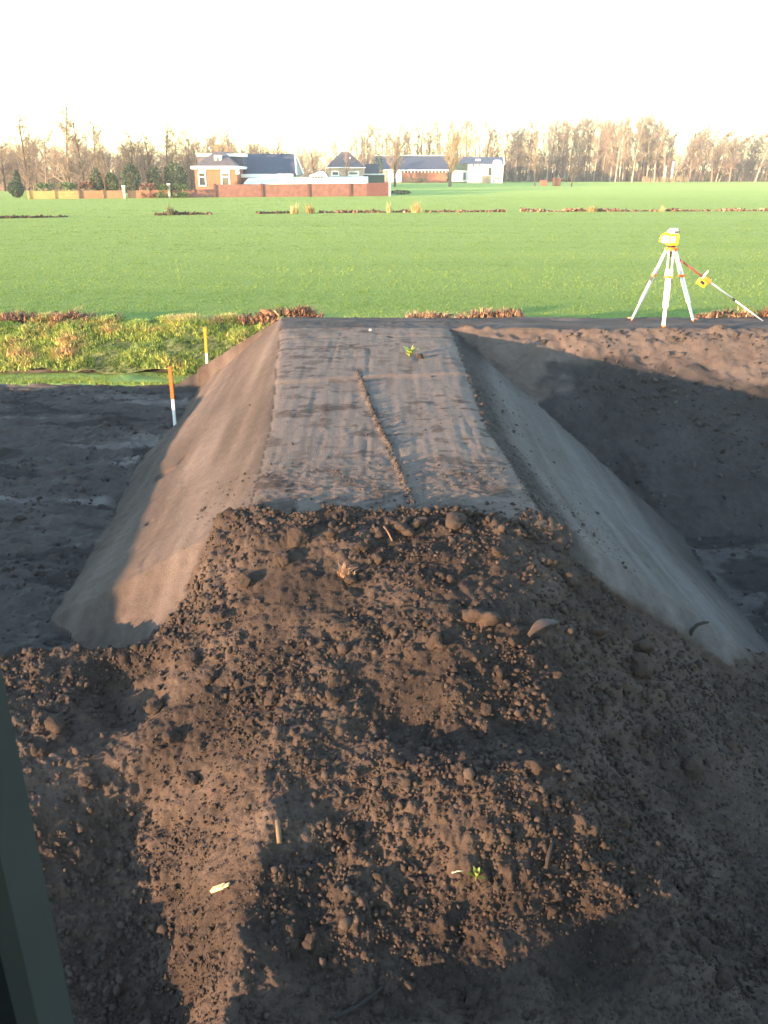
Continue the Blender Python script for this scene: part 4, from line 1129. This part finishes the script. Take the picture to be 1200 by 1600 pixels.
# by the farm, left
LG = 'bare trees around the farm'
for a in [('oak', 8, 190, 150, 'wide bare tree at the end of the ochre wall', 'dark', 'brown', 1.0), ('tall', 44, 166, 128, 'bare tree with a thick dark trunk rising behind the ochre wall end', 'dark', 'brown', 1.1),
          ('tall', 74, 196, 150, 'lower bare tree beside the thick dark-trunked one', 'tan', 'brown', 1.1), ('larch', 109, 154, 140, 'tallest bare tree with a straight conical crown behind the wall', 'tan', 'tan', 1.0),
          ('tall', 133, 166, 140, 'tall dark bare tree close beside the conical one', 'dark', 'brown', 0.9), ('tall', 152, 180, 150, 'slim bare tree behind the small dark evergreen', 'dark', 'brown', 0.8),
          ('tall', 172, 193, 150, 'pale bare tree above the round dark evergreen', 'tan', 'tan', 0.9), ('oak', 210, 200, 150, 'forked bare tree behind the white gate post', 'dark', 'dark', 0.8),
          ('tall', 238, 202, 155, 'grey bare tree over the broad evergreens', 'dark', 'dark', 0.9), ('tall', 262, 188, 150, 'upright bare tree over the broad evergreens', 'dark', 'brown', 0.9),
          ('tall', 281, 184, 160, 'golden-topped bare tree next to the farmhouse gable', 'tan', 'gold', 0.8), ('tall', 300, 194, 160, 'bare tree directly behind the farmhouse chimney side', 'dark', 'brown', 0.8),
          ('oak', 350, 192, 175, 'bare tree behind the farmhouse roof', 'tan', 'tan', 1.0), ('tall', 368, 188, 180, 'tan bare tree rising over the farmhouse dormer', 'tan', 'tan', 1.0),
          ('oak', 405, 208, 190, 'rounded bare tree above the slate barn roof', 'dark', 'brown', 1.1), ('oak', 30, 205, 170, 'twiggy bare tree between the wide one and the dark trunk', 'tan', 'brown', 1.0),
          ('oak', 58, 188, 165, 'brown twiggy tree just right of the thick dark trunk', 'tan', 'brown', 0.9), ('oak', 128, 200, 170, 'twiggy brown tree behind the conical one', 'tan', 'brown', 0.9), ('tall', 222, 196, 170, 'thin grey tree above the round evergreen', 'dark', 'dark', 0.9),
          ('tall', 318, 205, 190, 'thin tree peeping out beside the farmhouse roof', 'tan', 'brown', 0.9), ('tall', 340, 196, 195, 'pale tree behind the farmhouse chimney', 'tan', 'tan', 0.9), ('oak', 430, 216, 200, 'low rounded tree beyond the slate barn ridge', 'tan', 'brown', 1.0), ('oak', 472, 214, 235, 'rounded tan tree between barn gable and broad oak', 'tan', 'tan', 0.9),
          ('oak', 92, 210, 175, 'lower twiggy tree left of the conical tree', 'tan', 'tan', 1.0), ('oak', 190, 222, 180, 'low bare tree between the evergreens', 'tan', 'brown', 1.0)]:
    tree('bare_tree', a[0], a[1], a[2], 300, a[3], a[4], LG, a[5], a[6], sx=a[7])
r = np.random.default_rng(29)
for px in np.arange(4, 430, 17):
    tree('hedgerow_tree', 'oak' if r.random() < 0.6 else 'tall', float(px + r.uniform(-5, 5)), float(r.uniform(202, 226)), 300, float(r.uniform(178, 215)),
         'low twiggy hedgerow tree in the brown mass behind the farm trees', 'hedgerow trees behind the farm', 'tan', 'brown' if r.random() < 0.6 else 'tan', sx=1.15)
# behind the buildings and in front of the barns
for a in [('oak', 455, 222, 240, 'low bare tree right of the slate barn gable', 'tan', 'brown', 1.0), ('oak', 492, 206, 230, 'broad bare oak between farmhouse and bungalow', 'dark', 'tan', 1.15), ('oak', 528, 200, 260, 'bare oak behind the bungalow ridge', 'tan', 'tan', 1.0)]:
    tree('bare_tree', a[0], a[1], a[2], 300, a[3], a[4], LG, a[5], a[6], sx=a[7])
tree('yard_tree', 'willow', 617, 190, 290, 196, 'pale feathery tree standing before the white barn doors', 'yard trees in front of the barns', 'dark', 'tan', variant=0, sx=0.9)
tree('yard_tree', 'willow', 703, 180, 290, 196, 'large golden feathery tree between the two barns', 'yard trees in front of the barns', 'tan', 'gold', variant=1, sx=1.0)
tree('yard_tree', 'birch', 540, 225, 290, 185, 'thin bare tree in front of the bungalow roof', 'yard trees in front of the barns', 'dark', 'brown', variant=2, sx=1.2)
tree('pollard_tree', 'birch', 836, 203, 288, 200, 'slender lone tree in the field beside the brown boxes', None, 'tan', 'tan', variant=1, sx=1.1)
tree('field_tree', 'oak', 893, 232, 290, 195, 'small dark tree with brushwood at its foot before the wood', None, 'dark', 'dark', variant=2, sx=0.9)
# the wood
r = np.random.default_rng(31)
def top_line(px):
    return float(np.interp(px, [420, 480, 540, 580, 640, 690, 740, 800, 850, 940, 1000, 1030, 1044, 1052, 1062, 1080, 1110, 1150, 1200, 1240],
                               [225, 205, 188, 188, 183, 184, 184, 186, 180, 180, 176, 182, 205, 225, 200, 190, 196, 200, 198, 190]))
W1 = 'slender pale-trunked birches of the wood'; W2 = 'taller brown trees of the wood'
for px in np.concatenate([np.arange(545, 845, 7.5), np.arange(848, 1045, 3.6), np.arange(1046, 1240, 4.2)]):
    px = float(px + r.uniform(-3, 3)); D = float(r.uniform(288, 330))
    tp = top_line(px) + abs(r.normal(0, 9))
    if 1050 < px < 1240:
        lean = float(r.normal(0.10, 0.08)); tree('birch_tree', 'birch', px, tp, 282, D, 'pale leaning birch trunk in the wood beyond the white post', 'leaning birches of the wood', 'pale', 'tan', lean=lean, sx=1.1)
    elif px > 845:
        if r.random() < 0.72: tree('birch_tree', 'birch', px, tp, 282, D, 'slender pale birch in the wood behind the field', W1, 'pale' if r.random() < 0.8 else 'tan', 'tan', sx=1.1)
        else: tree('wood_tree', 'tall', px, tp, 282, D, 'brown-crowned tall tree among the birches of the wood', W2, 'dark', 'brown', sx=0.75)
    else:
        if r.random() < 0.6: tree('birch_tree', 'birch', px, tp, 282, D, 'slender tree of the wood rising behind the barns', 'slender trees behind the barns', 'tan', 'tan', sx=1.15)
        else: tree('wood_tree', 'tall', px, tp + 3, 282, D, 'brown tall tree of the wood rising behind the barns', 'brown trees behind the barns', 'dark', 'brown', sx=0.8)
for px, tp, lb in ((805, 186, 'dark-crowned tree of the wood right of the white barn'), (826, 188, 'dark-crowned tree of the wood above the lone slender tree'), (1078, 190, 'broad brown-crowned tree at the gap of the wood'), (1112, 196, 'broad grey-crowned tree beside the gap of the wood'), (1140, 200, 'dark broad-crowned tree among the leaning birches')):
    tree('wood_tree', 'oak', px, tp, 282, 286, lb, None, 'tan', 'dark' if px < 1000 else 'brown', sx=0.85)

def thicket(name, px0, px1, D0, D1, py_top, n, label, tones, seed, wid=0.05, base=285):
    r_ = np.random.default_rng(seed)
    px = r_.uniform(px0, px1, n); D = r_.uniform(D0, D1, n)
    segs = []
    for k in range(n):
        p = at_dist(px[k], base, D[k]); H = (at_dist(px[k], py_top, D[k]).z - FIELD) * (0.55 + 0.5 * float(vnoise(np.array([px[k]*0.05]), np.array([3.0]), seed)[0] + 0.5)) * r_.uniform(0.35, 1.0)
        q = Vector((p.x, D[k], FIELD)); d = Vector((r_.normal(0, 0.16), r_.normal(0, 0.16), 1)).normalized()
        for i in range(3):
            q2 = q + d * H / 3; segs.append((q, q2, wid * (1 - i*0.28), wid * (1 - (i+1)*0.28), 0))
            q = q2; d = (d + Vector((r_.normal(0, 0.3), r_.normal(0, 0.3), 0))).normalized()
            b_ = (d + Vector((r_.normal(0, 0.6), r_.normal(0, 0.6), 0))).normalized(); segs.append((q, q + b_ * H * 0.28, wid*0.5, wid*0.25, 0))
    V, F = seg_mesh(segs, 3)
    T = np.repeat(r_.random(len(segs)), 6)
    tag(link_mesh(name, np_mesh(name, V, F, False, {'tone': T}), tones), label, 'undergrowth', kind='stuff')
UNDER = attr_ramp('undergrowth', 'tone', [(0.0, (0.10, 0.077, 0.06)), (0.6, (0.17, 0.13, 0.095)), (1.0, (0.27, 0.205, 0.145))], 0.9)
thicket('wood_undergrowth', 420, 1260, 292, 335, 226, 4800, 'brown bare undergrowth filling the wood behind the field', UNDER, 41, 0.085)
thicket('farm_undergrowth', -40, 420, 150, 185, 226, 2600, 'brown bare hedgerow mass behind the farm trees', UNDER, 42, 0.055, 292)
thicket('brush_strip', 1003, 1076, 282, 287, 272, 260, 'pale orange brushwood strip along the edge of the wood', TWIG['gold'], 43, 0.08)

# evergreens and hedges behind the wall
LEAFM = attr_ramp('evergreen_leaves', 'tone', [(0.0, (0.018, 0.035, 0.020)), (0.6, (0.035, 0.065, 0.032)), (1.0, (0.07, 0.11, 0.045))], 0.6)
HEDGE = attr_ramp('hedge_leaves', 'tone', [(0.0, (0.03, 0.06, 0.018)), (0.6, (0.06, 0.11, 0.03)), (1.0, (0.11, 0.16, 0.05))], 0.6)
REDH = attr_ramp('red_hedge_leaves', 'tone', [(0.0, (0.09, 0.04, 0.03)), (1.0, (0.22, 0.11, 0.07))], 0.7)
leafq = [(np.array([[-1, 0, 0], [0, -0.35, 0.05], [1, 0, 0], [0, 0.35, 0.05]]), np.array([[0, 1, 2, 3]]))]
def bush(name, px, py_top, wpx, D, label, cat, mat=LEAFM, n=900, square=False, group=None, leaf=0.16):
    r_ = np.random.default_rng(int(px * 13 + py_top))
    p = at_dist(px, 300, D); h = at_dist(px, py_top, D).z - FIELD; w = wpx * D * 0.925 / FPX / 2
    e = empty(name, (p.x, D, FIELD)); tag(e, label, cat, group)
    u = r_.normal(size=(n, 3)); u /= np.linalg.norm(u, axis=1)[:, None]
    if square: u = np.sign(u) * np.abs(u) ** 0.45
    rad = (0.72 + 0.28 * r_.random(n)) * (1 + 0.25 * fbm(u[:, 0]*2 + 5, u[:, 2]*2 + u[:, 1], int(px), 3))
    pos = u * rad[:, None] * np.array([w, w if not square else 0.8, h/2]) + np.array([0, 0, h/2])
    pos[:, 2] = np.maximum(pos[:, 2], 0.05)
    V, F, T = scatter(leafq, pos, rand_rot(n, r_), np.repeat((leaf * r_.uniform(0.7, 1.4, n))[:, None], 3, 1), r_)
    o = link_mesh('foliage', np_mesh('foliage', V, F, False, {'tone': T}), mat, e); o['kind'] = 'stuff'
    MB().tube([(0, 0, 0), (0, 0, h*0.5)], [0.08, 0.04], 6).build('stem', BARK['dark'], e)
bush('evergreen_shrub', 153, 263, 20, 112, 'small dark upright evergreen behind the low garden wall', 'shrub')
bush('evergreen_shrub', 176, 268, 22, 113, 'olive-green shrub between the upright and the round evergreen', 'shrub', HEDGE)
bush('evergreen_shrub', 206, 254, 27, 112, 'large round dark evergreen behind the gate post', 'shrub', n=1400)
bush('evergreen_shrub', 243, 260, 24, 113, 'dark evergreen left of the broadest one by the farmhouse', 'shrub')
bush('evergreen_shrub', 275, 253, 36, 114, 'broadest dark blue-green evergreen beside the farmhouse', 'shrub', n=1800)
bush('evergreen_shrub', 30, 264, 11, 122, 'ivy-dark shrub at the foot of the thick trunk', 'shrub')
bush('evergreen_shrub', 26, 282, 26, 112, 'low dark shrub at the ochre wall end', 'shrub')
bush('clipped_hedge', 90, 285.5, 62, 111, 'green clipped hedge above the ochre wall', 'hedge', HEDGE, 1500, True)
bush('clipped_hedge', 136, 284.5, 26, 111.5, 'reddish brown hedge beside the green clipped hedge', 'hedge', REDH, 700, True)
bush('clipped_hedge', 232, 286, 24, 110.6, 'red-brown low hedge right of the gate post', 'hedge', REDH, 600, True)
bush('clipped_hedge', 270, 288, 50, 110.8, 'green low hedge in front of the broadest evergreen', 'hedge', HEDGE, 900, True)
bush('yard_conifer', 592, 240, 14, 262, 'dark conifer between bungalow and brick barn', 'shrub', n=600, leaf=0.3)
bush('dark_brush', 626, 297, 34, 128, 'dark brushwood heap beyond the end of the brick wall', 'brush', BUSHY, 500, leaf=0.14)
bush('dark_brush', 650, 278, 30, 262, 'dark earth and brush heap against the brick barn', 'brush', BUSHY, 500, leaf=0.25)

# ------------------------------------------------------------------ laser level on its tripod, grade staff
ALU = plain('white_aluminium', (0.72, 0.72, 0.70), 0.35, var=0.05, metal=0.0, spec=0.6)
ALU_G = plain('grey_aluminium', (0.42, 0.43, 0.45), 0.35, var=0.06, metal=0.4)
ORANGE = plain('orange_plastic', (0.85, 0.16, 0.02), 0.45, var=0.06)
YELLOW = plain('yellow_plastic', (0.86, 0.66, 0.02), 0.4, var=0.05)
OFFW = plain('off_white_plastic', (0.78, 0.78, 0.72), 0.4, var=0.04)
BLACK = plain('black_rubber', (0.015, 0.015, 0.016), 0.6, var=0.1)
REDP = plain('red_brown_tube', (0.28, 0.06, 0.045), 0.45, var=0.1)
SCREEN = plain('screen_glass', (0.03, 0.02, 0.06), 0.15, var=0.1, spec=0.8)

def foot_at(px, py):
    p = at_level(px, py, 0.0); z = ground_z(p.x, p.y); p = at_level(px, py, z); return Vector((p.x, p.y, ground_z(p.x, p.y)))
feet = [foot_at(1036, 513), foot_at(987, 501), foot_at(1083, 503.5)]
cx = sum(f.x for f in feet) / 3; cy = sum(f.y for f in feet) / 3
cx = at_dist(1048.5, 390, cy).x
zh = at_dist(1048, 386, cy).z
tri = empty('survey_tripod', (cx, cy, min(f.z for f in feet)))
tag(tri, 'white aluminium survey tripod with orange clamps on the soil strip beside the pit', 'tripod')
T0 = Vector(tri.location)
hub = Vector((cx, cy, zh))
MB().tube([hub - T0 + Vector((0, 0, z)) for z in (-0.075, -0.07, -0.012, -0.002)], [0.05, 0.075, 0.085, 0.08], 18).build('head_plate', ORANGE, tri)
MB().tube([hub - T0 + Vector((0, 0, -0.16)), hub - T0 + Vector((0, 0, -0.073))], [0.016, 0.022], 10).build('centre_screw', BLACK, tri)
for k, f in enumerate(feet):
    out = Vector((f.x - cx, f.y - cy, 0)).normalized(); side = Vector((-out.y, out.x, 0))
    top = hub + out * 0.075 - Vector((0, 0, 0.045)); bot = f + Vector((0, 0, 0.02))
    a = (bot - top)
    L = a.length
    def P(t, s_=0): return top + a * t + side * s_ - T0
    lw = 0.052
    leg = MB()
    leg.bar(P(0.0, lw*0.72), P(0.34, lw*0.72), 0.024, 0.026, out).bar(P(0.0, -lw*0.72), P(0.34, -lw*0.72), 0.024, 0.026, out)
    leg.bar(P(0.25, 0), P(0.36, 0), lw*2 + 0.02, 0.030, out)
    leg.bar(P(0.361, 0), P(0.74, 0), lw*1.75, 0.034, out)
    lo = leg.build('leg', ALU, tri)
    MB().bar(P(0.742, 0), P(0.985, 0), lw*1.05, 0.024, out).build('lower_section', ALU, lo)
    MB().bar(P(0.335, 0), P(0.365, 0), lw*2 + 0.036, 0.048, out).tube([P(0.35, 0) + out*0.02, P(0.35, 0) + out*0.055], 0.018, 10).build('clamp', ORANGE, lo)
    MB().tube([P(-0.01, -lw*1.15), P(-0.01, lw*1.15)], 0.026, 10).build('hinge', ORANGE, lo)
    MB().bar(P(0.36, lw*1.0), P(0.43, lw*1.0), 0.018, 0.04, out).build('strap', BLACK, lo)
    ft = MB().tube([P(0.98), P(1.015)], [0.022, 0.006], 8)
    ft.bar(P(0.975, 0), P(0.975, 0) + out * 0.085, 0.06, 0.014)
    ft.build('foot', ORANGE, lo)

# the instrument
lv = empty('laser_level', (cx, cy, zh)); lv.rotation_euler = (0, 0, R(6))
tag(lv, 'yellow rotating laser level with white top and side handle on the tripod', 'laser level')
MB().tube([(0, 0, -0.001), (0, 0, 0.03)], [0.062, 0.07], 16).build('base_ring', BLACK, lv)
w = 0.088
body = MB().box((-w, -w, 0.031), (w, w, 0.215), bev=0.018).build('body', YELLOW, lv)
MB().box((-w*0.62, -w-0.006, 0.075), (w*0.15, -w-0.001, 0.175), bev=0.002).build('panel', OFFW, body)
MB().box((-w*0.30, -w-0.010, 0.082), (-w*0.05, -w-0.0065, 0.105)).build('button', BLACK, body)
MB().box((w*0.05, -w-0.0035, 0.085), (w*0.55, -w-0.0005, 0.098)).build('button', BLACK, body)
hd = MB().box((-w*0.92, -w*0.92, 0.218), (w*0.92, w*0.92, 0.275), bev=0.016).build('rotor_cage', OFFW, lv)
MB().tube([(0, 0, 0.276), (0, 0, 0.300), (0, 0, 0.305)], [0.075, 0.070, 0.05], 20).build('cap', OFFW, hd)
for x0, x1, z0, z1 in ((-0.010, 0.018, 0.232, 0.264), (0.024, 0.046, 0.228, 0.264), (0.052, 0.072, 0.236, 0.266), (-0.044, -0.030, 0.240, 0.258)):
    MB().box((x0, -w*0.92-0.004, z0), (x1, -w*0.92-0.0008, z1)).build('mark', BLACK, hd)
h_ = MB()
pts = [(-0.07, -0.03, 0.212), (-0.14, -0.03, 0.226), (-0.195, -0.03, 0.200), (-0.222, -0.03, 0.145), (-0.235, -0.03, 0.085)]
h_.tube(pts, [0.020, 0.018, 0.017, 0.016, 0.013], 8)
hn = h_.build('handle', YELLOW, lv)
MB().box((-0.18, -0.07, 0.07), (-w-0.001, 0.05, 0.185), bev=0.014).build('battery_pack', OFFW, lv)

# grade staff leaning on the tripod, with its receiver
b0 = foot_at(1195, 503.5)
top_p = at_dist(1057, 402, cy + 0.10)
st = empty('grade_staff', b0); T1 = Vector(b0)
tag(st, 'slanting grade staff, red-brown above and white below, leaning on the tripod', 'staff')
ax = top_p - b0
def S(t): return b0 + ax * t - T1
MB().tube([S(0.02), S(0.36)], 0.011, 8).build('lower_tube', ALU, st)
MB().tube([S(0.358), S(0.70)], 0.0145, 8).build('middle_tube', ALU_G, st)
MB().tube([S(0.698), S(1.0)], 0.018, 8).build('upper_tube', REDP, st)
MB().tube([S(0.345), S(0.375)], 0.021, 8).build('clamp_collar', BLACK, st)
MB().tube([S(-0.005), S(0.022)], [0.004, 0.012], 8).build('tip', BLACK, st)
c = b0 + ax * 0.695
rc = empty('laser_receiver', c); tag(rc, 'yellow and orange laser receiver with dark display clamped on the staff', 'receiver')
d = ax.normalized(); up = Vector((0, -1, 0)); perp = d.cross(up).normalized()
if perp.z > 0: perp = -perp
M = Matrix((( -d.x, perp.x, -up.x), (-d.y, perp.y, -up.y), (-d.z, perp.z, -up.z))).to_4x4()
# local x runs down the staff, y away from it (downwards), z towards the field
def LB(lo, hi, bev=0.0): return MB().box(lo, hi, M, bev)
LB((0.00, -0.032, -0.05), (0.14, 0.034, 0.012), 0.006).build('clamp', ORANGE, rc)
case = LB((-0.075, 0.042, -0.062), (0.10, 0.145, -0.015), 0.012).build('case', YELLOW, rc)
LB((-0.035, 0.062, -0.066), (0.055, 0.112, -0.0625)).build('display', SCREEN, case)
LB((-0.055, 0.118, -0.0655), (0.075, 0.134, -0.0622)).build('keypad', ORANGE, case)
LB((-0.040, -0.125, -0.035), (-0.012, 0.041, -0.018), 0.004).build('lever', OFFW, rc)

# ------------------------------------------------------------------ marker stakes
SPRAY = plain('orange_spray_paint', (0.62, 0.085, 0.006), 0.6, var=0.15)
SPRAYY = plain('yellow_orange_spray_paint', (0.72, 0.20, 0.008), 0.6, var=0.12)
STAKEW = plain('whitewashed_wood', (0.62, 0.60, 0.56), 0.8, var=0.12)
def stake(px_top, py_top, px_bot, py_bot, z, label, paint):
    b = at_level(px_bot, py_bot, z); b.z = ground_z(b.x, b.y) - 0.02
    t = at_dist(px_top, py_top, b.y)
    e = empty('marker_stake', b); tag(e, label, 'stake', 'marker stakes left of the embankment')
    a = t - b; lo = Vector((0, 0, 0)) - a * 0.12
    mid = a * 0.46
    s_ = 0.022
    MB().bar(lo, mid, 2*s_, 2*s_, (0, 1, 0)).build('shaft', STAKEW, e)
    MB().bar(mid, a, 2*s_ + 0.004, 2*s_ + 0.004, (0, 1, 0)).build('painted_top', paint, e)
stake(265.5, 573, 272.5, 655, -1.25, 'white stake with deep orange top at the foot of the embankment slope', SPRAY)
stake(320, 512, 324.5, 581, -1.25, 'white stake with yellow-orange top in front of the grassy bank', SPRAYY)

# ------------------------------------------------------------------ small things lying on the soil
WOODL = plain('fresh_split_wood', (0.62, 0.38, 0.18), 0.8, var=0.15, scale=30)
WOODG = plain('old_stick', (0.018, 0.014, 0.012), 0.9, var=0.3, scale=20)
BARKP = plain('bark_strip', (0.055, 0.038, 0.028), 0.9, var=0.3, scale=20)
def lay(px0, py0, px1, py1, lift=0.01, lift1=None):
    a, b = spot(px0, py0), spot(px1, py1)
    return a + Vector((0, 0, lift)), b + Vector((0, 0, lift if lift1 is None else lift1))
a, b = lay(332, 1397, 358, 1388, 0.03)
d = (b - a)
m = MB()
m.bar((0, 0, 0), d * 0.72, 0.034, 0.018).bar(d * 0.70 + Vector((0, 0, -0.004)), d, 0.020, 0.012)
o = m.build('wood_chip', WOODL); o.location = a; tag(o, 'bright split wood chip lying on the dark loose soil', 'wood chip')
a, b = lay(437, 1325, 434, 1292, 0.02, 0.05)
o = MB().tube([(0, 0, 0), (b - a) * 0.5, b - a], [0.016, 0.017, 0.015], 9).build('stick_stub', plain('stub_wood', (0.12, 0.08, 0.045), 0.85, var=0.2, scale=25)); o.location = a
tag(o, 'short pale stick stub poking out of the scraped ridge', 'stick')
def stick(pts, rad, label, mat=WOODG, name='stick', lifts=None):
    P = [spot(*p) + Vector((0, 0, (lifts or [0.012]*9)[i])) for i, p in enumerate(pts)]
    o = MB().tube([p - P[0] for p in P], [rad * (1 - 0.5 * i / len(P)) for i in range(len(P))], 7).build(name, mat); o.location = P[0]
    tag(o, label, 'stick')
stick([(522, 1596), (560, 1576), (598, 1548)], 0.013, 'thin dark stick lying at the foot of the mound', lifts=[0.015, 0.02, 0.02])
stick([(852, 1360), (858, 1335), (866, 1312)], 0.016, 'dark stick half buried in the side of the lit clod bank', lifts=[0.01, 0.02, 0.0])
stick([(600, 832), (607, 840), (613, 850)], 0.010, 'small orange root end on the crest of the mound', plain('root_end', (0.16, 0.08, 0.04), 0.8), lifts=[0.05, 0.04, 0.02])
stick([(706, 1367), (715, 1366), (724, 1365)], 0.004, 'pale straw bit beside the green sprout', plain('straw', (0.6, 0.52, 0.36), 0.8), 'straw')
q = spot(1078, 988)
k_ = q.y / 7.0
o = MB().tube([Vector((0, 0, -0.03)), Vector((0.02, 0, 0.03)), Vector((0.06, 0.01, 0.075)), Vector((0.115, 0.0, 0.10)), Vector((0.16, 0, 0.105))], [0.022, 0.018, 0.016, 0.014, 0.010], 8).build('branch_stub', WOODG)
o.location = q; tag(o, 'dark bent branch sticking out where the loose soil meets the smooth slope', 'branch')
# curled bark strip
a, b = lay(824, 1000, 872, 985, 0.03, 0.05)
m = MB(); n_ = 9; vs = []; d = b - a; sd = d.cross(Vector((0, 0, 1))).normalized()
for i in range(n_):
    t = i / (n_ - 1); wd = 0.045 * math.sin(math.pi * min(0.98, max(0.08, t))) + 0.006; ar = 0.07 * math.sin(math.pi * t)
    for s_, dz in ((-1, 0), (0, 0.02), (1, 0)):
        vs.append(d * t + sd * wd * s_ + Vector((0, 0, ar + dz)))
for i in range(n_):
    for j in range(3): vs.append(vs[i*3+j] - Vector((0, 0, 0.008)))
fs = []
for i in range(n_ - 1):
    for j in range(2):
        q0 = i*3 + j; fs.append((q0, q0+1, q0+4, q0+3)); q0 += n_*3; fs.append((q0+3, q0+4, q0+1, q0))
    for j in (0, 2): q0 = i*3 + j; fs.append((q0, q0+3, q0+3+n_*3, q0+n_*3))
m.add(vs, fs, True)
o = m.build('bark_strip', BARKP); o.location = a; tag(o, 'curled strip of bark lying on the shaded edge of the mound', 'bark')
# spiky tuft of roots
q = spot(538, 900); r = np.random.default_rng(77)
V, F, T = scatter([blade_shape(6, 130+k, 0.5, 2.2, 0.06) for k in range(3)], r.normal(0, 0.02, (40, 3)) * np.array([1, 1, 0.6]) + np.array([0, 0, 0.01]), z_rot(r.uniform(0, 6.28, 40)), np.repeat(r.uniform(0.04, 0.085, 40)[:, None], 3, 1), r, np.clip(r.normal(0.9, 0.12, 40), 0, 1))
o = link_mesh('root_tuft', np_mesh('root_tuft', V, F, False, {'tone': T}), DEBRIS); o.location = q; tag(o, 'pale spiky tuft of dry roots near the mound crest', 'root tuft')
# green plants
SPROUT = attr_ramp('sprout_leaves', 'tone', [(0.0, (0.10, 0.15, 0.03)), (0.6, (0.25, 0.32, 0.07)), (1.0, (0.40, 0.42, 0.14))], 0.6, None, 0, 0.2)
def sprout(px, py, h, n_, label, seed):
    q = spot(px, py); r_ = np.random.default_rng(seed)
    e = empty('sprout', q); tag(e, label, 'plant')
    for k in range(n_):
        az = r_.uniform(0, 6.28); el = r_.uniform(0.5, 1.3); L = h * r_.uniform(0.6, 1.1)
        tip = Vector((math.cos(az)*math.cos(el), math.sin(az)*math.cos(el), math.sin(el))) * L
        s_ = Vector((-math.sin(az), math.cos(az), 0)) * h * 0.18
        mid = tip * 0.62 + Vector((0, 0, h*0.10))
        me = np_mesh('leaf', np.array([(0,0,0), tuple(mid*0.5 - s_*0.4), tuple(mid*0.5 + s_*0.4), tuple(mid - s_), tuple(mid + s_), tuple(tip)]), np.array([[0,1,2],[1,3,2],[2,3,4],[3,5,4]]), True, {'tone': np.full(6, r_.random())})
        link_mesh('leaf', me, SPROUT, e)
    MB().tube([(0, 0, -0.03), (0, 0, h*0.35)], [h*0.06, h*0.04], 6).build('stem', SPROUT, e)
sprout(744, 1374, 0.085, 14, 'small yellow-green sprout at the foot of the lit clod bank', 5)
sprout(640, 557, 0.19, 18, 'green weed standing on the flat top of the embankment', 6)
clod(657, 556, 13, 'dark clod beside the green weed on the embankment top', None)
STONE = plain('white_stone', (0.6, 0.58, 0.55), 0.8)
q = spot(579, 517); o = link_mesh('pebble', BIG[2].copy()); o.data.materials.clear(); o.data.materials.append(STONE); o.location = q + Vector((0, 0, 0.015)); o.scale = (0.36, 0.30, 0.24)
tag(o, 'white pebble near the far end of the embankment top', 'stone')

# ------------------------------------------------------------------ the excavator the picture is taken from
CABM = plain('dark_cab_paint', (0.016, 0.022, 0.024), 0.45, var=0.1)
ex = empty('excavator', (0.1, -0.9, -1.9)); E0 = Vector(ex.location)
tag(ex, 'excavator whose dark cab pillar stands beside the viewpoint', 'excavator')
def eb(name, lo, hi, mat, bev=0.0, parent=None):
    o = MB().box(tuple(Vector(lo) - E0), tuple(Vector(hi) - E0), None, bev).build(name, mat, ex); return o
eb('cab_pillar', (-0.368, 0.515, 1.05), (-0.318, 0.60, 3.25), CABM, 0.012)
eb('window_seal', (-0.425, 0.53, 1.05), (-0.370, 0.575, 3.25), BLACK, 0.01)
eb('side_panel', (-0.47, -1.25, 1.05), (-0.43, 0.525, 3.25), BLACK, 0.01)  # unseen cab side, put in to keep the low sun off the pillar
eb('cab_floor', (-0.47, -1.25, 0.95), (0.62, 0.60, 1.045), CABM, 0.01)
eb('rear_panel', (-0.42, -1.25, 1.05), (0.62, -1.20, 3.25), CABM, 0.01)
eb('cab_roof', (-0.5, -1.3, 3.255), (0.65, 0.45, 3.34), CABM, 0.02)
eb('engine_housing', (-0.47, -4.2, -0.55), (2.2, -1.32, 1.1), plain('machine_yellow', (0.6, 0.35, 0.03), 0.5), 0.06)
eb('turntable', (-0.2, -2.6, -1.1), (1.8, -0.4, -0.553), BLACK, 0.03)
eb('platform', (-0.47, -1.31, 0.0), (0.62, 0.55, 0.94), CABM, 0.03)
for x0 in (-0.6, 1.5):
    eb('track', (x0, -3.6, -1.95), (x0 + 0.6, 0.9, -1.103), BLACK, 0.2)

# ------------------------------------------------------------------ thin winter haze over the fields
hz = bpy.data.materials.new('haze_air'); hz.use_nodes = True; nt = hz.node_tree
nt.nodes.remove(nt.nodes['Principled BSDF'])
pv = nt.nodes.new('ShaderNodeVolumePrincipled')
pv.inputs['Density'].default_value = HAZE; pv.inputs['Color'].default_value = (0.93, 0.94, 0.96, 1); pv.inputs['Anisotropy'].default_value = 0.1
nt.links.new(pv.outputs[0], nt.nodes['Material Output'].inputs['Volume'])
o = MB().box((-1600, -60, FIELD - 3.3), (1600, 2700, 32)).build('haze', hz); tag(o, 'thin pale winter haze lying over the fields', 'haze', kind='stuff')
